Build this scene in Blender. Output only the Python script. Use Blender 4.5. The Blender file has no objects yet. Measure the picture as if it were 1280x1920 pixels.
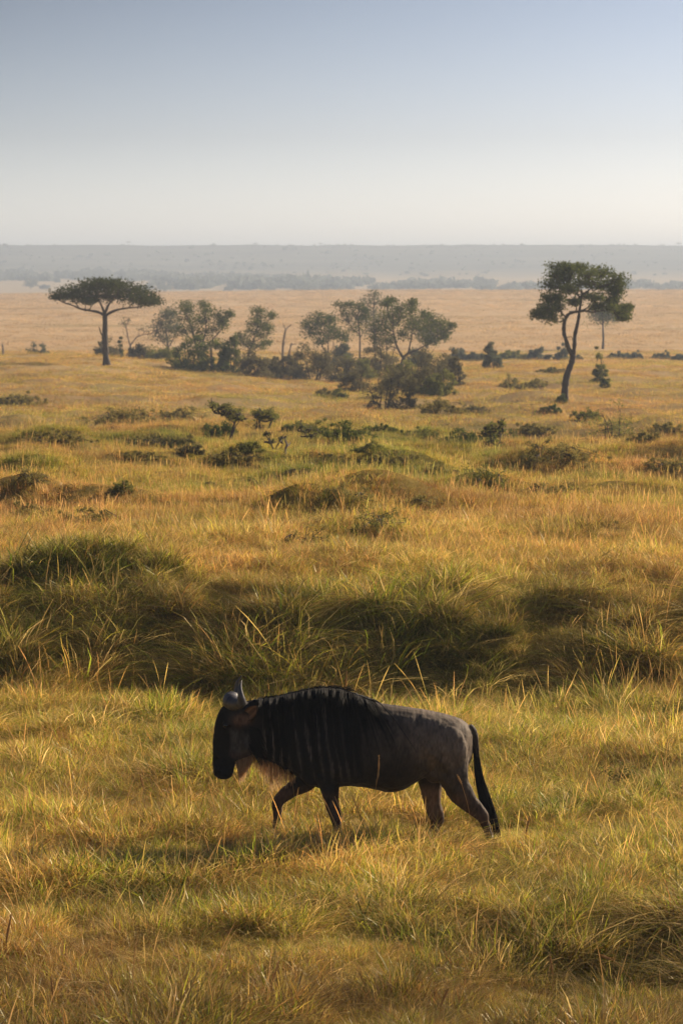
import bpy, math, random
import numpy as np
from mathutils import Vector

# ------------------------------------------------------------------ camera, world, sun, exposure
F = 5333.3            # focal length in photograph pixels (1280 x 1920)
YH = 500.0            # eye-level line in the photograph
HC = 4.9              # camera height over the animal's ground
TH = math.atan((960 - YH) / F)
SUN_AZ, SUN_EL = 50.0, 26.0      # azimuth to the right of the view direction, elevation
sc = bpy.context.scene
COL = sc.collection
cd = bpy.data.cameras.new('camera')
cam = bpy.data.objects.new('camera', cd); COL.objects.link(cam)
cam.location = (0, 0, HC)
cam.rotation_euler = (math.pi / 2 - TH, 0, 0)
cd.sensor_fit = 'VERTICAL'; cd.sensor_height = 36.0; cd.sensor_width = 24.0
cd.lens = F / 1920 * 36.0
cd.clip_start = 0.5; cd.clip_end = 40000
cd.dof.use_dof = True; cd.dof.focus_distance = 24.2; cd.dof.aperture_fstop = 6.5
sc.camera = cam

SKY_LOW = (1.74, 1.68, 1.98); SKY_MID = (1.08, .99, 1.13); SKY_HIGH = (.75, .68, .76)
world = bpy.data.worlds.new("World"); sc.world = world; world.use_nodes = True
wn = world.node_tree; wn.nodes.clear()
sky = wn.nodes.new('ShaderNodeTexSky'); sky.sky_type = 'NISHITA'; sky.sun_disc = False
sky.sun_elevation = math.radians(SUN_EL); sky.sun_rotation = math.radians(SUN_AZ)
sky.altitude = 1500; sky.air_density = 1.0; sky.dust_density = 1.5; sky.ozone_density = 1.5
bg = wn.nodes.new('ShaderNodeBackground'); bg.inputs['Strength'].default_value = 0.055
wo = wn.nodes.new('ShaderNodeOutputWorld')
# morning haze in the sky: paler and cooler at the horizon, deeper away from the sun
tc = wn.nodes.new('ShaderNodeTexCoord'); sx = wn.nodes.new('ShaderNodeSeparateXYZ'); wn.links.new(tc.outputs['Generated'], sx.inputs[0])
cr = wn.nodes.new('ShaderNodeValToRGB'); el = cr.color_ramp.elements
el[0].position = 0.0; el[0].color = (*SKY_LOW, 1); el[1].position = 1.0; el[1].color = (*SKY_HIGH, 1)
e_ = el.new(.45); e_.color = (*SKY_MID, 1)
def wmath(op, a, b):
    n = wn.nodes.new('ShaderNodeMath'); n.operation = op
    for i_, v in enumerate((a, b)):
        if isinstance(v, (int, float)): n.inputs[i_].default_value = v
        else: wn.links.new(v, n.inputs[i_])
    return n.outputs[0]
up_ = wmath('MULTIPLY', sx.outputs[2], 1 / .1); wn.links.new(up_, cr.inputs[0])
side = wmath('ADD', 1.0, wmath('MULTIPLY', wmath('MULTIPLY', wmath('MINIMUM', wmath('MAXIMUM', up_, 0.0), 1.0), wmath('MINIMUM', wmath('MAXIMUM', sx.outputs[0], -.2), .2)), 2.3))
m_a = wn.nodes.new('ShaderNodeMix'); m_a.data_type = 'RGBA'; m_a.blend_type = 'MULTIPLY'; m_a.inputs[0].default_value = 1
wn.links.new(sky.outputs[0], m_a.inputs[6]); wn.links.new(cr.outputs[0], m_a.inputs[7])
vs = wn.nodes.new('ShaderNodeVectorMath'); vs.operation = 'SCALE'; wn.links.new(m_a.outputs[2], vs.inputs[0]); wn.links.new(side, vs.inputs['Scale'])
wn.links.new(vs.outputs[0], bg.inputs[0]); wn.links.new(bg.outputs[0], wo.inputs[0])

sd = bpy.data.lights.new('sun', 'SUN'); sd.energy = 5.0; sd.angle = math.radians(0.5); sd.color = (1.0, 0.81, 0.57)
sun = bpy.data.objects.new('sun', sd); COL.objects.link(sun)
sv = Vector((math.sin(math.radians(SUN_AZ)) * math.cos(math.radians(SUN_EL)),
             math.cos(math.radians(SUN_AZ)) * math.cos(math.radians(SUN_EL)), math.sin(math.radians(SUN_EL))))
sun.rotation_euler = sv.to_track_quat('Z', 'Y').to_euler()
sun.location = (30, 40, 60)

sc.render.engine = 'CYCLES'
sc.view_settings.view_transform = 'Standard'; sc.view_settings.look = 'None'
sc.view_settings.gamma = 1; sc.view_settings.exposure = 0.7
sc.cycles.max_bounces = 6; sc.cycles.diffuse_bounces = 3; sc.cycles.glossy_bounces = 2
sc.cycles.transmission_bounces = 4; sc.cycles.transparent_max_bounces = 8; sc.cycles.volume_bounces = 0
sc.cycles.caustics_reflective = False; sc.cycles.caustics_refractive = False
sc.cycles.use_adaptive_sampling = True; sc.cycles.adaptive_threshold = 0.02
sc.cycles.use_denoising = True

# ------------------------------------------------------------------ helpers
rs = np.random.RandomState(7)
ct, st = math.cos(TH), math.sin(TH)
def ray(px, py):
    u = (960 - py) / F
    return np.array([(px - 640) / F, ct + u * st, -st + u * ct])
def W(px, py, Y):
    d = ray(px, py); t = Y / d[1]
    return np.array([d[0] * t, Y, HC + d[2] * t])
def hash2(ix, iy, seed):
    h = (ix.astype(np.int64) * 374761393 + iy.astype(np.int64) * 668265263 + seed * 1442695041) & 0x7fffffff
    h = ((h ^ (h >> 13)) * 1274126177) & 0x7fffffff
    h = (h ^ (h >> 16)) & 0xffff
    return h / 65535.0
def vn(x, y, seed=0):
    x = np.asarray(x, float); y = np.asarray(y, float)
    ix = np.floor(x); iy = np.floor(y); fx = x - ix; fy = y - iy
    fx = fx * fx * fx * (fx * (fx * 6 - 15) + 10); fy = fy * fy * fy * (fy * (fy * 6 - 15) + 10)
    a = hash2(ix, iy, seed); b = hash2(ix + 1, iy, seed); c = hash2(ix, iy + 1, seed); d = hash2(ix + 1, iy + 1, seed)
    return (a * (1 - fx) + b * fx) * (1 - fy) + (c * (1 - fx) + d * fx) * fy - 0.5

PROF = np.array([(-200, 0), (10, 0), (28, 0), (32.0, .03), (32.9, .34), (34.0, .74), (35.2, .99), (36.4, 1.11), (38, 1.15), (42, 1.1), (50, .82), (60, .45),
    (80, -.4), (100, -1.1), (130, -2.05), (160, -2.75), (200, -3.1), (235, -3.3), (262, -4.4), (300, -4.9), (340, -4.9),
    (500, -4.8), (700, -4.2), (1000, -3.5), (1100, -4.5), (1300, -8.5), (1600, -9.0), (1900, -6.5), (2200, -3.3), (2400, 1.2),
    (2700, 12.5), (3000, 26.9), (3200, 28.5), (3500, 29), (20000, 29)], float)
def hermite(x):
    X, Z = PROF[:, 0], PROF[:, 1]
    d = np.diff(Z) / np.diff(X)
    m = np.zeros(len(X)); m[0] = d[0]; m[-1] = d[-1]
    for i in range(1, len(X) - 1):
        m[i] = 0 if d[i - 1] * d[i] <= 0 else 2 * d[i - 1] * d[i] / (d[i - 1] + d[i])
    i = np.clip(np.searchsorted(X, x) - 1, 0, len(X) - 2)
    h = X[i + 1] - X[i]; t = (x - X[i]) / h
    return (2*t**3-3*t**2+1)*Z[i] + (t**3-2*t**2+t)*h*m[i] + (-2*t**3+3*t**2)*Z[i+1] + (t**3-t**2)*h*m[i+1]
# mounds: photo px, py(base), half width m, half depth m, height m, depth Y
MOUNDS = [(205, 1130, .50, .5, .42, 35.0), (110, 1130, .42, .45, .30, 34.8), (305, 1120, .30, .35, .26, 34.9), (20, 1130, .4, .4, .22, 34.7),
    (230, 795, 2.3, 1.6, .75, 88), (40, 757, 1.8, 1.5, .6, 112), (80, 832, 3.2, 1.5, .45, 74), (60, 905, 1.0, .9, .45, 58), (60, 972, .9, .7, .45, 48.5),
    (165, 982, 1.0, .7, .40, 47.5), (650, 940, 1.0, .9, .55, 52), (580, 1030, .9, .8, .50, 43.5), (705, 1000, 1.1, .9, .55, 45.5), (430, 868, 1.1, .8, .35, 66), (735, 870, 1.1, .8, .35, 65),
    (560, 895, .9, .8, .25, 60), (650, 822, 1.2, 1.0, .5, 78), (840, 828, 1.6, 1.2, .45, 76), (1050, 858, 2.0, 1.2, .65, 68), (1035, 697, 2.2, 2, .45, 190), (985, 725, 2.5, 2.0, .6, 160),
    (930, 835, 1.2, 1, .4, 74), (1150, 822, 1.6, 1.3, .5, 76), (905, 912, .8, .8, .35, 55)]
def terrain(x, y):
    x = np.asarray(x, float); y = np.asarray(y, float)
    ys = np.maximum(y, 1.0); a = x / ys * F + 640       # direction, as a heading
    lat = np.clip(a, -600, 1900)
    # wobble of the bank line across the view
    wob = 0.55 * vn(x * .45, x * 0 + 3.3, 5) + 0.9 * vn(x * .17, x * 0 + 9.1, 6)
    k = np.exp(-((y - 34) / 4.0) ** 2)
    z = hermite(y - wob * k)
    # towards the right the bank lies back into a gentler, broken slope
    gs = np.clip((y - wob * k - 31.6) / 4.6, 0, 1); gs = 1.12 * gs * gs * (3 - 2 * gs)
    gb = np.clip((lat - 560) / 420, 0, 1) * (.60 + .5 * vn(x * .7, y * .4, 47)) * (np.abs(y - 34) < 4.5) * np.clip((4.5 - np.abs(y - 34)) / 1.2, 0, 1)
    z = z * (1 - gb) + gs * gb
    # lower bank towards the right
    z = z - 0.14 * np.exp(-((y - 36) / 4.0) ** 2) * np.clip((lat - 500) / 500, 0, 1)
    z = z + np.clip((y - 12) / 6, 0, 1) * .10 * vn(x * .9, y * .8, 43) * (y < 33)
    # slope on the left before the thicket, dip in front of it
    z = z + 0.85 * np.exp(-((lat - 60) / 260.) ** 2) * np.exp(-((y - 225) / 55.) ** 2)
    z = z - 0.75 * np.exp(-((lat - 640) / 190.) ** 2) * np.exp(-((y - 225) / 50.) ** 2)
    # far brow falls to the left
    z = z - 1.5 * np.clip((640 - lat) / 640, 0, 2) * np.exp(-((y - 1000) / 260.) ** 2)
    # the near field
    amp = np.clip((y - 14) / 30, .25, 1)
    z = z + amp * (.16 * vn(x * .55, y * .55, 1) + .07 * vn(x * 1.7, y * 1.7, 2)) * np.where(y < 400, 1, 0.4)
    bk = np.exp(-((y - 33.5) / 1.7) ** 4)
    z = z + bk * (.30 * vn(x * .95, y * 1.1, 41) + .36 * vn(x * 2.2, y * 2.2, 42) + .12 * vn(x * 5, y * 5, 44))
    mid = np.clip((y - 40) / 25, 0, 1)
    z = z + mid * (.75 * vn(x * .16, y * .11, 3) + .55 * vn(x * .42, y * .3, 4) + .42 * vn(x * 1.0, y * .8, 15) * np.clip(2.2 - y / 80, 0, 1)) * np.clip(1.3 - y / 300, .2, 1)
    far = np.clip((y - 1300) / 900, 0, 1)
    z = z + far * (1.6 * vn(x * .02, y * .006, 8) + .9 * vn(x * .06, y * .02, 9))
    # the flat the animal walks on
    fl = np.exp(-((y - 24.0) / 1.3) ** 4) * np.exp(-((x - .1) / 1.9) ** 4)
    z = z * (1 - fl)
    # near hollows, added to deepen the dark pockets in the grass
    z = z - .32 * np.exp(-((x - 2.0) / .9) ** 2 - ((y - 20.0) / .7) ** 2) - .20 * np.exp(-((x + 1.25) / .8) ** 2 - ((y - 21.6) / .6) ** 2) - .14 * np.exp(-((x - .3) / .5) ** 2 - ((y - 20.6) / .4) ** 2)
    for (px, py, rx, ry, h, Y) in MOUNDS:
        cx = (px - 640) / F * Y
        z = z + h * np.exp(-((x - cx) / rx) ** 2 - ((y - Y) / ry) ** 2)
    return z
def G(px, py, y0=15.0, y1=4000.0):
    """where the line of sight through a photograph point meets the ground"""
    d = ray(px, py)
    Y = np.exp(np.linspace(math.log(y0), math.log(y1), 6000))
    x = d[0] / d[1] * Y; z = HC + d[2] / d[1] * Y
    hit = np.nonzero(z <= terrain(x, Y))[0]
    i = hit[0] if len(hit) else len(Y) - 1
    return Y[i]
def ground_at(px, Y):
    x = (px - 640) / F * Y
    return np.array([x, Y, float(terrain(x, Y))])

def mesh_obj(name, V, faces_n, Fi, mat=None, parent=None, smooth=False, attrs=None):
    """V (n,3); faces_n: verts per face (int) ; Fi flat index array"""
    V = np.asarray(V, np.float32); Fi = np.asarray(Fi, np.int32).ravel()
    me = bpy.data.meshes.new(name)
    nf = len(Fi) // faces_n
    me.vertices.add(len(V)); me.vertices.foreach_set('co', V.ravel())
    me.loops.add(len(Fi)); me.loops.foreach_set('vertex_index', Fi)
    me.polygons.add(nf); me.polygons.foreach_set('loop_start', np.arange(0, len(Fi), faces_n, dtype=np.int32))
    me.polygons.foreach_set('use_smooth', np.full(nf, bool(smooth)))
    me.update(calc_edges=True)
    for an, (dom, typ, data) in (attrs or {}).items():
        at = me.attributes.new(an, typ, dom)
        key = 'vector' if typ == 'FLOAT_VECTOR' else ('color' if 'COLOR' in typ else 'value')
        at.data.foreach_set(key, np.asarray(data, np.float32).ravel())
    o = bpy.data.objects.new(name, me)
    if mat: me.materials.append(mat)
    if parent is not None: o.parent = parent
    return o
def link(o): COL.objects.link(o); return o
def tag(o, label=None, cat=None, group=None, kind=None):
    if label: o['label'] = label
    if cat: o['category'] = cat
    if group: o['group'] = group
    if kind: o['kind'] = kind
    return o
def empty(name, loc):
    o = bpy.data.objects.new(name, None); o.location = loc; o.empty_display_size = .2
    return link(o)

class Geo:
    """collects quads and triangles (triangles stored as quads' own list)"""
    def __init__(s): s.V = []; s.Q = []; s.n = 0; s.A = []
    def add(s, V, Q, a=None):
        V = np.asarray(V, float); s.V.append(V); s.Q.append(np.asarray(Q) + s.n); s.n += len(V)
        s.A.append(np.full(len(V), 0.0 if a is None else a) if np.isscalar(a) or a is None else np.asarray(a))
    def tube(s, P, R, nseg=8, a=None, flat=None):
        """tube through points P with radii R (R may be (n,2): in-plane, depth)"""
        P = np.asarray(P, float); R = np.asarray(R, float)
        if R.ndim == 1: R = np.stack([R, R], 1)
        n = len(P); T = np.gradient(P, axis=0); T /= np.linalg.norm(T, axis=1)[:, None] + 1e-9
        up = np.array([0, 1.0, 0]) if flat is None else np.asarray(flat, float)
        up = np.tile(up, (n, 1))
        bad = np.abs((T * up).sum(1)) > .95
        up[bad] = (1, 0, 0.1)
        B = np.cross(T, up); B /= np.linalg.norm(B, axis=1)[:, None]
        N = np.cross(B, T)
        ph = np.arange(nseg) / nseg * 2 * math.pi
        V = P[:, None] + B[:, None] * (R[:, 0, None, None] * np.cos(ph)[None, :, None]) + N[:, None] * (R[:, 1, None, None] * np.sin(ph)[None, :, None])
        V = V.reshape(-1, 3)
        i = np.arange(n - 1)[:, None] * nseg; j = np.arange(nseg)[None]; k = (j + 1) % nseg
        Q = np.stack([i + j, i + k, i + k + nseg, i + j + nseg], -1).reshape(-1, 4)
        # caps: collapse to the centre
        V = np.vstack([V, P[0], P[-1]]); c0, c1 = len(V) - 2, len(V) - 1
        q0 = [(c0, (m + 1) % nseg, m, c0) for m in range(0)]
        caps = []
        b = (n - 1) * nseg
        for m in range(0, nseg, 2):
            caps.append((c0, (m + 2) % nseg, (m + 1) % nseg, m))
            caps.append((c1, b + m, b + (m + 1) % nseg, b + (m + 2) % nseg))
        s.add(V, np.vstack([Q, np.array(caps)]), a)
    def obj(s, name, mat, parent=None, smooth=True, origin=None, attr=None):
        V = np.vstack(s.V); Q = np.vstack(s.Q)
        if origin is not None: V = V - np.asarray(origin)
        at = {attr: ('POINT', 'FLOAT', np.concatenate(s.A))} if attr else None
        return link(mesh_obj(name, V, 4, Q, mat, parent, smooth, at))

def smooth_path(P, n, R=None):
    """Catmull-Rom through P, n samples per span; R interpolated linearly"""
    P = np.asarray(P, float); A = np.vstack([2 * P[0] - P[1], P, 2 * P[-1] - P[-2]])
    out = []; ro = []
    for i in range(len(P) - 1):
        p0, p1, p2, p3 = A[i], A[i + 1], A[i + 2], A[i + 3]
        for t in np.linspace(0, 1, n, endpoint=False):
            out.append(.5 * (2*p1 + (-p0+p2)*t + (2*p0-5*p1+4*p2-p3)*t*t + (-p0+3*p1-3*p2+p3)*t**3))
            if R is not None: ro.append(np.asarray(R[i]) * (1 - t) + np.asarray(R[i + 1]) * t)
    out.append(P[-1])
    if R is not None: ro.append(np.asarray(R[-1])); return np.array(out), np.array(ro)
    return np.array(out)

# ------------------------------------------------------------------ materials
def new_mat(name):
    m = bpy.data.materials.new(name); m.use_nodes = True; nt = m.node_tree; nt.nodes.clear()
    out = nt.nodes.new('ShaderNodeOutputMaterial')
    return m, nt, out
def N(nt, t, **kw):
    n = nt.nodes.new('ShaderNode' + t)
    for k, v in kw.items(): setattr(n, k, v)
    return n
def noise_node(nt, vec, scale, detail=3, rough=.55, sx=1, sy=1, sz=1):
    mp = N(nt, 'Mapping'); mp.inputs['Scale'].default_value = (sx, sy, sz); nt.links.new(vec, mp.inputs[0])
    n = N(nt, 'TexNoise'); n.inputs['Scale'].default_value = scale; n.inputs['Detail'].default_value = detail; n.inputs['Roughness'].default_value = rough
    nt.links.new(mp.outputs[0], n.inputs['Vector']); return n.outputs[0]
def ramp(nt, fac, stops):
    r = N(nt, 'ValToRGB'); e = r.color_ramp.elements
    while len(e) < len(stops): e.new(.5)
    for el, (p, c) in zip(e, stops): el.position = p; el.color = (*c, 1)
    nt.links.new(fac, r.inputs[0]); return r.outputs[0]
def mix(nt, fac, a, b, blend='MIX'):
    m = N(nt, 'Mix', data_type='RGBA', blend_type=blend)
    for s, v in ((m.inputs[0], fac), (m.inputs[6], a), (m.inputs[7], b)):
        if isinstance(v, (int, float)): s.default_value = v
        elif isinstance(v, tuple): s.default_value = (*v, 1)
        else: nt.links.new(v, s)
    return m.outputs[2]
def math_node(nt, op, a, b=None, c=None, clamp=False):
    m = N(nt, 'Math', operation=op, use_clamp=clamp)
    for s, v in zip(m.inputs, (a, b, c)):
        if v is None: continue
        if isinstance(v, (int, float)): s.default_value = v
        else: nt.links.new(v, s)
    return m.outputs[0]
def attr(nt, name, typ='GEOMETRY', out=2):
    a = N(nt, 'Attribute'); a.attribute_name = name; a.attribute_type = typ; return a.outputs[out]
def posn(nt): return N(nt, 'NewGeometry').outputs['Position']

# colours of the dry savanna grass, used by blades and by the soil sheet under them
GOLD = (.62, .44, .10); STRAW = (.66, .51, .23); GREEN = (.30, .36, .035); RUST = (.46, .235, .085); OLIVE = (.15, .15, .035)
def patch_colour(nt, fac_extra=None):
    """large patches: gold, rust, green and straw grass, fixed to the place"""
    p = posn(nt)
    n1 = noise_node(nt, p, .42, 4, .6, 1, .55, 0.3)
    n2 = noise_node(nt, p, 1.5, 4, .65, 1, .7, 0.3)
    n3 = noise_node(nt, p, .10, 4, .55, 1, .45, 0.3)
    f = math_node(nt, 'ADD', math_node(nt, 'MULTIPLY', n1, .55), math_node(nt, 'MULTIPLY', n2, .55))
    f = math_node(nt, 'ADD', f, math_node(nt, 'MULTIPLY', n3, .60))
    f = math_node(nt, 'ADD', f, -.36)
    sp = N(nt, 'SeparateXYZ'); nt.links.new(p, sp.inputs[0])
    ax = math_node(nt, 'ABSOLUTE', math_node(nt, 'SUBTRACT', sp.outputs[0], 1.0)); ay = math_node(nt, 'ABSOLUTE', math_node(nt, 'SUBTRACT', sp.outputs[1], 82))
    mx = N(nt, 'MapRange'); mx.inputs[1].default_value = 7; mx.inputs[2].default_value = 2; nt.links.new(ax, mx.inputs[0])
    my = N(nt, 'MapRange'); my.inputs[1].default_value = 34; my.inputs[2].default_value = 10; nt.links.new(ay, my.inputs[0])
    f = math_node(nt, 'ADD', f, math_node(nt, 'MULTIPLY', math_node(nt, 'MULTIPLY', mx.outputs[0], my.outputs[0]), .16))
    if fac_extra is not None: f = math_node(nt, 'ADD', f, fac_extra)
    return f
STOPS = [(.0, RUST), (.28, (.56, .32, .10)), (.42, GOLD), (.52, (.58, .46, .085)), (.60, (.48, .46, .05)), (.72, GREEN), (1.0, (.13, .20, .022))]

def make_grass_mat(name, translucency=.55, oat=False):
    m, nt, out = new_mat(name)
    rnd = attr(nt, 'rnd'); hgt = attr(nt, 'hgt'); tint = attr(nt, 'tint', 'INSTANCER'); dry = attr(nt, 'dry')
    ex = math_node(nt, 'ADD', math_node(nt, 'MULTIPLY_ADD', rnd, .66, -.32), tint)
    col = ramp(nt, patch_colour(nt, ex), STOPS)
    col = mix(nt, dry, col, STRAW)
    if oat: col = mix(nt, .72, col, mix(nt, noise_node(nt, posn(nt), .03, 5, .6, .35, 1, 1), (.50, .34, .19), (.66, .49, .31)))
    # a blade's foot is darker and browner than its tip
    foot = mix(nt, 1.0, col, (.80, .68, .52), 'MULTIPLY')
    col = mix(nt, hgt, foot, col)
    # value varies from blade to blade
    hs = N(nt, 'HueSaturation'); hs.inputs['Saturation'].default_value = 1.0
    vv = math_node(nt, 'FRACT', math_node(nt, 'MULTIPLY', rnd, 37.0))
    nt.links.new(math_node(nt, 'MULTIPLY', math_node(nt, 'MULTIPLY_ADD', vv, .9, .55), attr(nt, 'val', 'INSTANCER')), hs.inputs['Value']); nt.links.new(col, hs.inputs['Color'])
    col = hs.outputs[0]
    d = N(nt, 'BsdfDiffuse'); t = N(nt, 'BsdfTranslucent'); g = N(nt, 'BsdfGlossy'); g.inputs['Roughness'].default_value = .38
    g.inputs['Color'].default_value = (.9, .85, .7, 1)
    nt.links.new(col, d.inputs[0]); nt.links.new(col, t.inputs[0])
    m1 = N(nt, 'MixShader'); m1.inputs[0].default_value = translucency; nt.links.new(d.outputs[0], m1.inputs[1]); nt.links.new(t.outputs[0], m1.inputs[2])
    m2 = N(nt, 'MixShader'); m2.inputs[0].default_value = .03; nt.links.new(m1.outputs[0], m2.inputs[1]); nt.links.new(g.outputs[0], m2.inputs[2])
    nt.links.new(m2.outputs[0], out.inputs[0]); return m
GRASS = make_grass_mat('grass_blades'); OATS = make_grass_mat('plain_grass_blades', .5, True)

def make_soil():
    m, nt, out = new_mat('savanna_ground')
    p = posn(nt)
    f = patch_colour(nt)
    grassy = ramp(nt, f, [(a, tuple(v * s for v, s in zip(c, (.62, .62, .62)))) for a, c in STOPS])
    sep = N(nt, 'SeparateXYZ'); nt.links.new(p, sep.inputs[0])
    far = N(nt, 'MapRange'); far.inputs[1].default_value = 60; far.inputs[2].default_value = 280; nt.links.new(sep.outputs[1], far.inputs[0])
    soil = mix(nt, noise_node(nt, p, 6, 5), (.09, .062, .03), (.17, .12, .05))
    near = mix(nt, .30, soil, grassy)
    # the open plain: dry oat-coloured grass with long paler and darker streaks
    st1 = noise_node(nt, p, .03, 5, .6, .35, 1, 1)
    plain = ramp(nt, st1, [(.30, (.40, .27, .15)), (.45, (.52, .36, .21)), (.6, (.57, .41, .25)), (.8, (.62, .47, .30))])
    plain = mix(nt, .10, plain, grassy)
    green = noise_node(nt, p, .045, 3, .6, .22, 1, 1)
    gm = N(nt, 'MapRange'); gm.inputs[1].default_value = .60; gm.inputs[2].default_value = .68; nt.links.new(green, gm.inputs[0])
    plain = mix(nt, math_node(nt, 'MULTIPLY', gm.outputs[0], .55), plain, (.20, .19, .07))
    col = mix(nt, far.outputs[0], near, plain)
    # far valley and escarpment
    f2 = N(nt, 'MapRange'); f2.inputs[1].default_value = 1150; f2.inputs[2].default_value = 1500; nt.links.new(sep.outputs[1], f2.inputs[0])
    esc = noise_node(nt, p, .012, 6, .65, .35, 1, 1)
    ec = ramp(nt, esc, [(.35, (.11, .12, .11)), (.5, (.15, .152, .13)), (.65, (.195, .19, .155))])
    vy = N(nt, 'MapRange'); vy.inputs[1].default_value = 2150; vy.inputs[2].default_value = 2450; nt.links.new(sep.outputs[1], vy.inputs[0])
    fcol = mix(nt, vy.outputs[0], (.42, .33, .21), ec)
    col = mix(nt, f2.outputs[0], col, fcol)
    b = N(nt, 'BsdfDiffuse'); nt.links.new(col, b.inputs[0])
    bp = N(nt, 'Bump'); bp.inputs['Strength'].default_value = .6; bp.inputs['Distance'].default_value = .15
    nt.links.new(noise_node(nt, p, 5, 6, .7), bp.inputs['Height']); nt.links.new(bp.outputs[0], b.inputs['Normal'])
    nt.links.new(b.outputs[0], out.inputs[0]); return m
SOIL = make_soil()

def make_leaf(name, c0, c1, trans=.35, bright=1.0):
    m, nt, out = new_mat(name)
    r = attr(nt, 'rnd')
    col = mix(nt, r, tuple(v * bright for v in c0), tuple(v * bright for v in c1))
    d = N(nt, 'BsdfDiffuse'); t = N(nt, 'BsdfTranslucent'); nt.links.new(col, d.inputs[0]); nt.links.new(col, t.inputs[0])
    m1 = N(nt, 'MixShader'); m1.inputs[0].default_value = trans; nt.links.new(d.outputs[0], m1.inputs[1]); nt.links.new(t.outputs[0], m1.inputs[2])
    nt.links.new(m1.outputs[0], out.inputs[0]); return m
LEAF = {'acacia': make_leaf('acacia_leaves', (.040, .052, .018), (.085, .095, .030)),
        'green': make_leaf('tree_leaves', (.055, .075, .022), (.16, .18, .05)),
        'fig': make_leaf('broad_leaves', (.036, .058, .020), (.11, .135, .034)),
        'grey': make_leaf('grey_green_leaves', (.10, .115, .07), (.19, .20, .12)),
        'brown': make_leaf('twig_thicket', (.115, .105, .052), (.22, .19, .09)),
        'olive': make_leaf('olive_shrub', (.14, .155, .04), (.30, .29, .08)),
        'dark': make_leaf('dark_shrub', (.065, .09, .025), (.19, .22, .05)),
        'mat': make_leaf('low_mat_leaves', (.17, .16, .05), (.42, .34, .11)),
        'far': make_leaf('far_foliage', (.16, .18, .16), (.22, .24, .205))}  # far leaves paled and greyed: distance haze put into their colour
def make_bark(name, c0, c1):
    m, nt, out = new_mat(name)
    p = N(nt, 'TexCoord').outputs['Object']
    n = noise_node(nt, p, 5, 5, .65, 1, 1, .25)
    b = N(nt, 'BsdfPrincipled'); b.inputs['Roughness'].default_value = .9
    nt.links.new(mix(nt, n, c0, c1), b.inputs['Base Color'])
    bp = N(nt, 'Bump'); bp.inputs['Strength'].default_value = .7; bp.inputs['Distance'].default_value = .03
    nt.links.new(n, bp.inputs['Height']); nt.links.new(bp.outputs[0], b.inputs['Normal'])
    nt.links.new(b.outputs[0], out.inputs[0]); return m
BARK = make_bark('dark_bark', (.035, .026, .019), (.11, .085, .062))
DEADW = make_bark('weathered_wood', (.16, .13, .10), (.30, .25, .20))

# ------------------------------------------------------------------ ground: one sheet to beyond the escarpment
def build_ground():
    ys = np.concatenate([np.linspace(-150, 12, 28), np.arange(13, 31, .3), np.arange(31, 38, .1), np.arange(38, 60, .3),
                         np.exp(np.arange(math.log(60), math.log(3600), .011)), np.linspace(3700, 9000, 12)])
    t = np.linspace(-1, 1, 321); u = np.sign(t) * (0.28 * np.abs(t) + 0.72 * np.abs(t) ** 3)
    Yg, Ug = np.meshgrid(ys, u, indexing='ij')
    Xg = Ug * (22 + .55 * np.maximum(Yg, 0) + 60 * (Yg < 0) * 0)
    Zg = terrain(Xg, Yg)
    V = np.stack([Xg, Yg, Zg], -1).reshape(-1, 3)
    n, m = Yg.shape
    i = np.arange(n - 1)[:, None] * m; j = np.arange(m - 1)[None]
    Q = np.stack([i + j, i + j + 1, i + j + m + 1, i + j + m], -1).reshape(-1, 4)
    o = link(mesh_obj('ground', V, 4, Q, SOIL, None, True)); tag(o, kind='structure')
build_ground()

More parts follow.
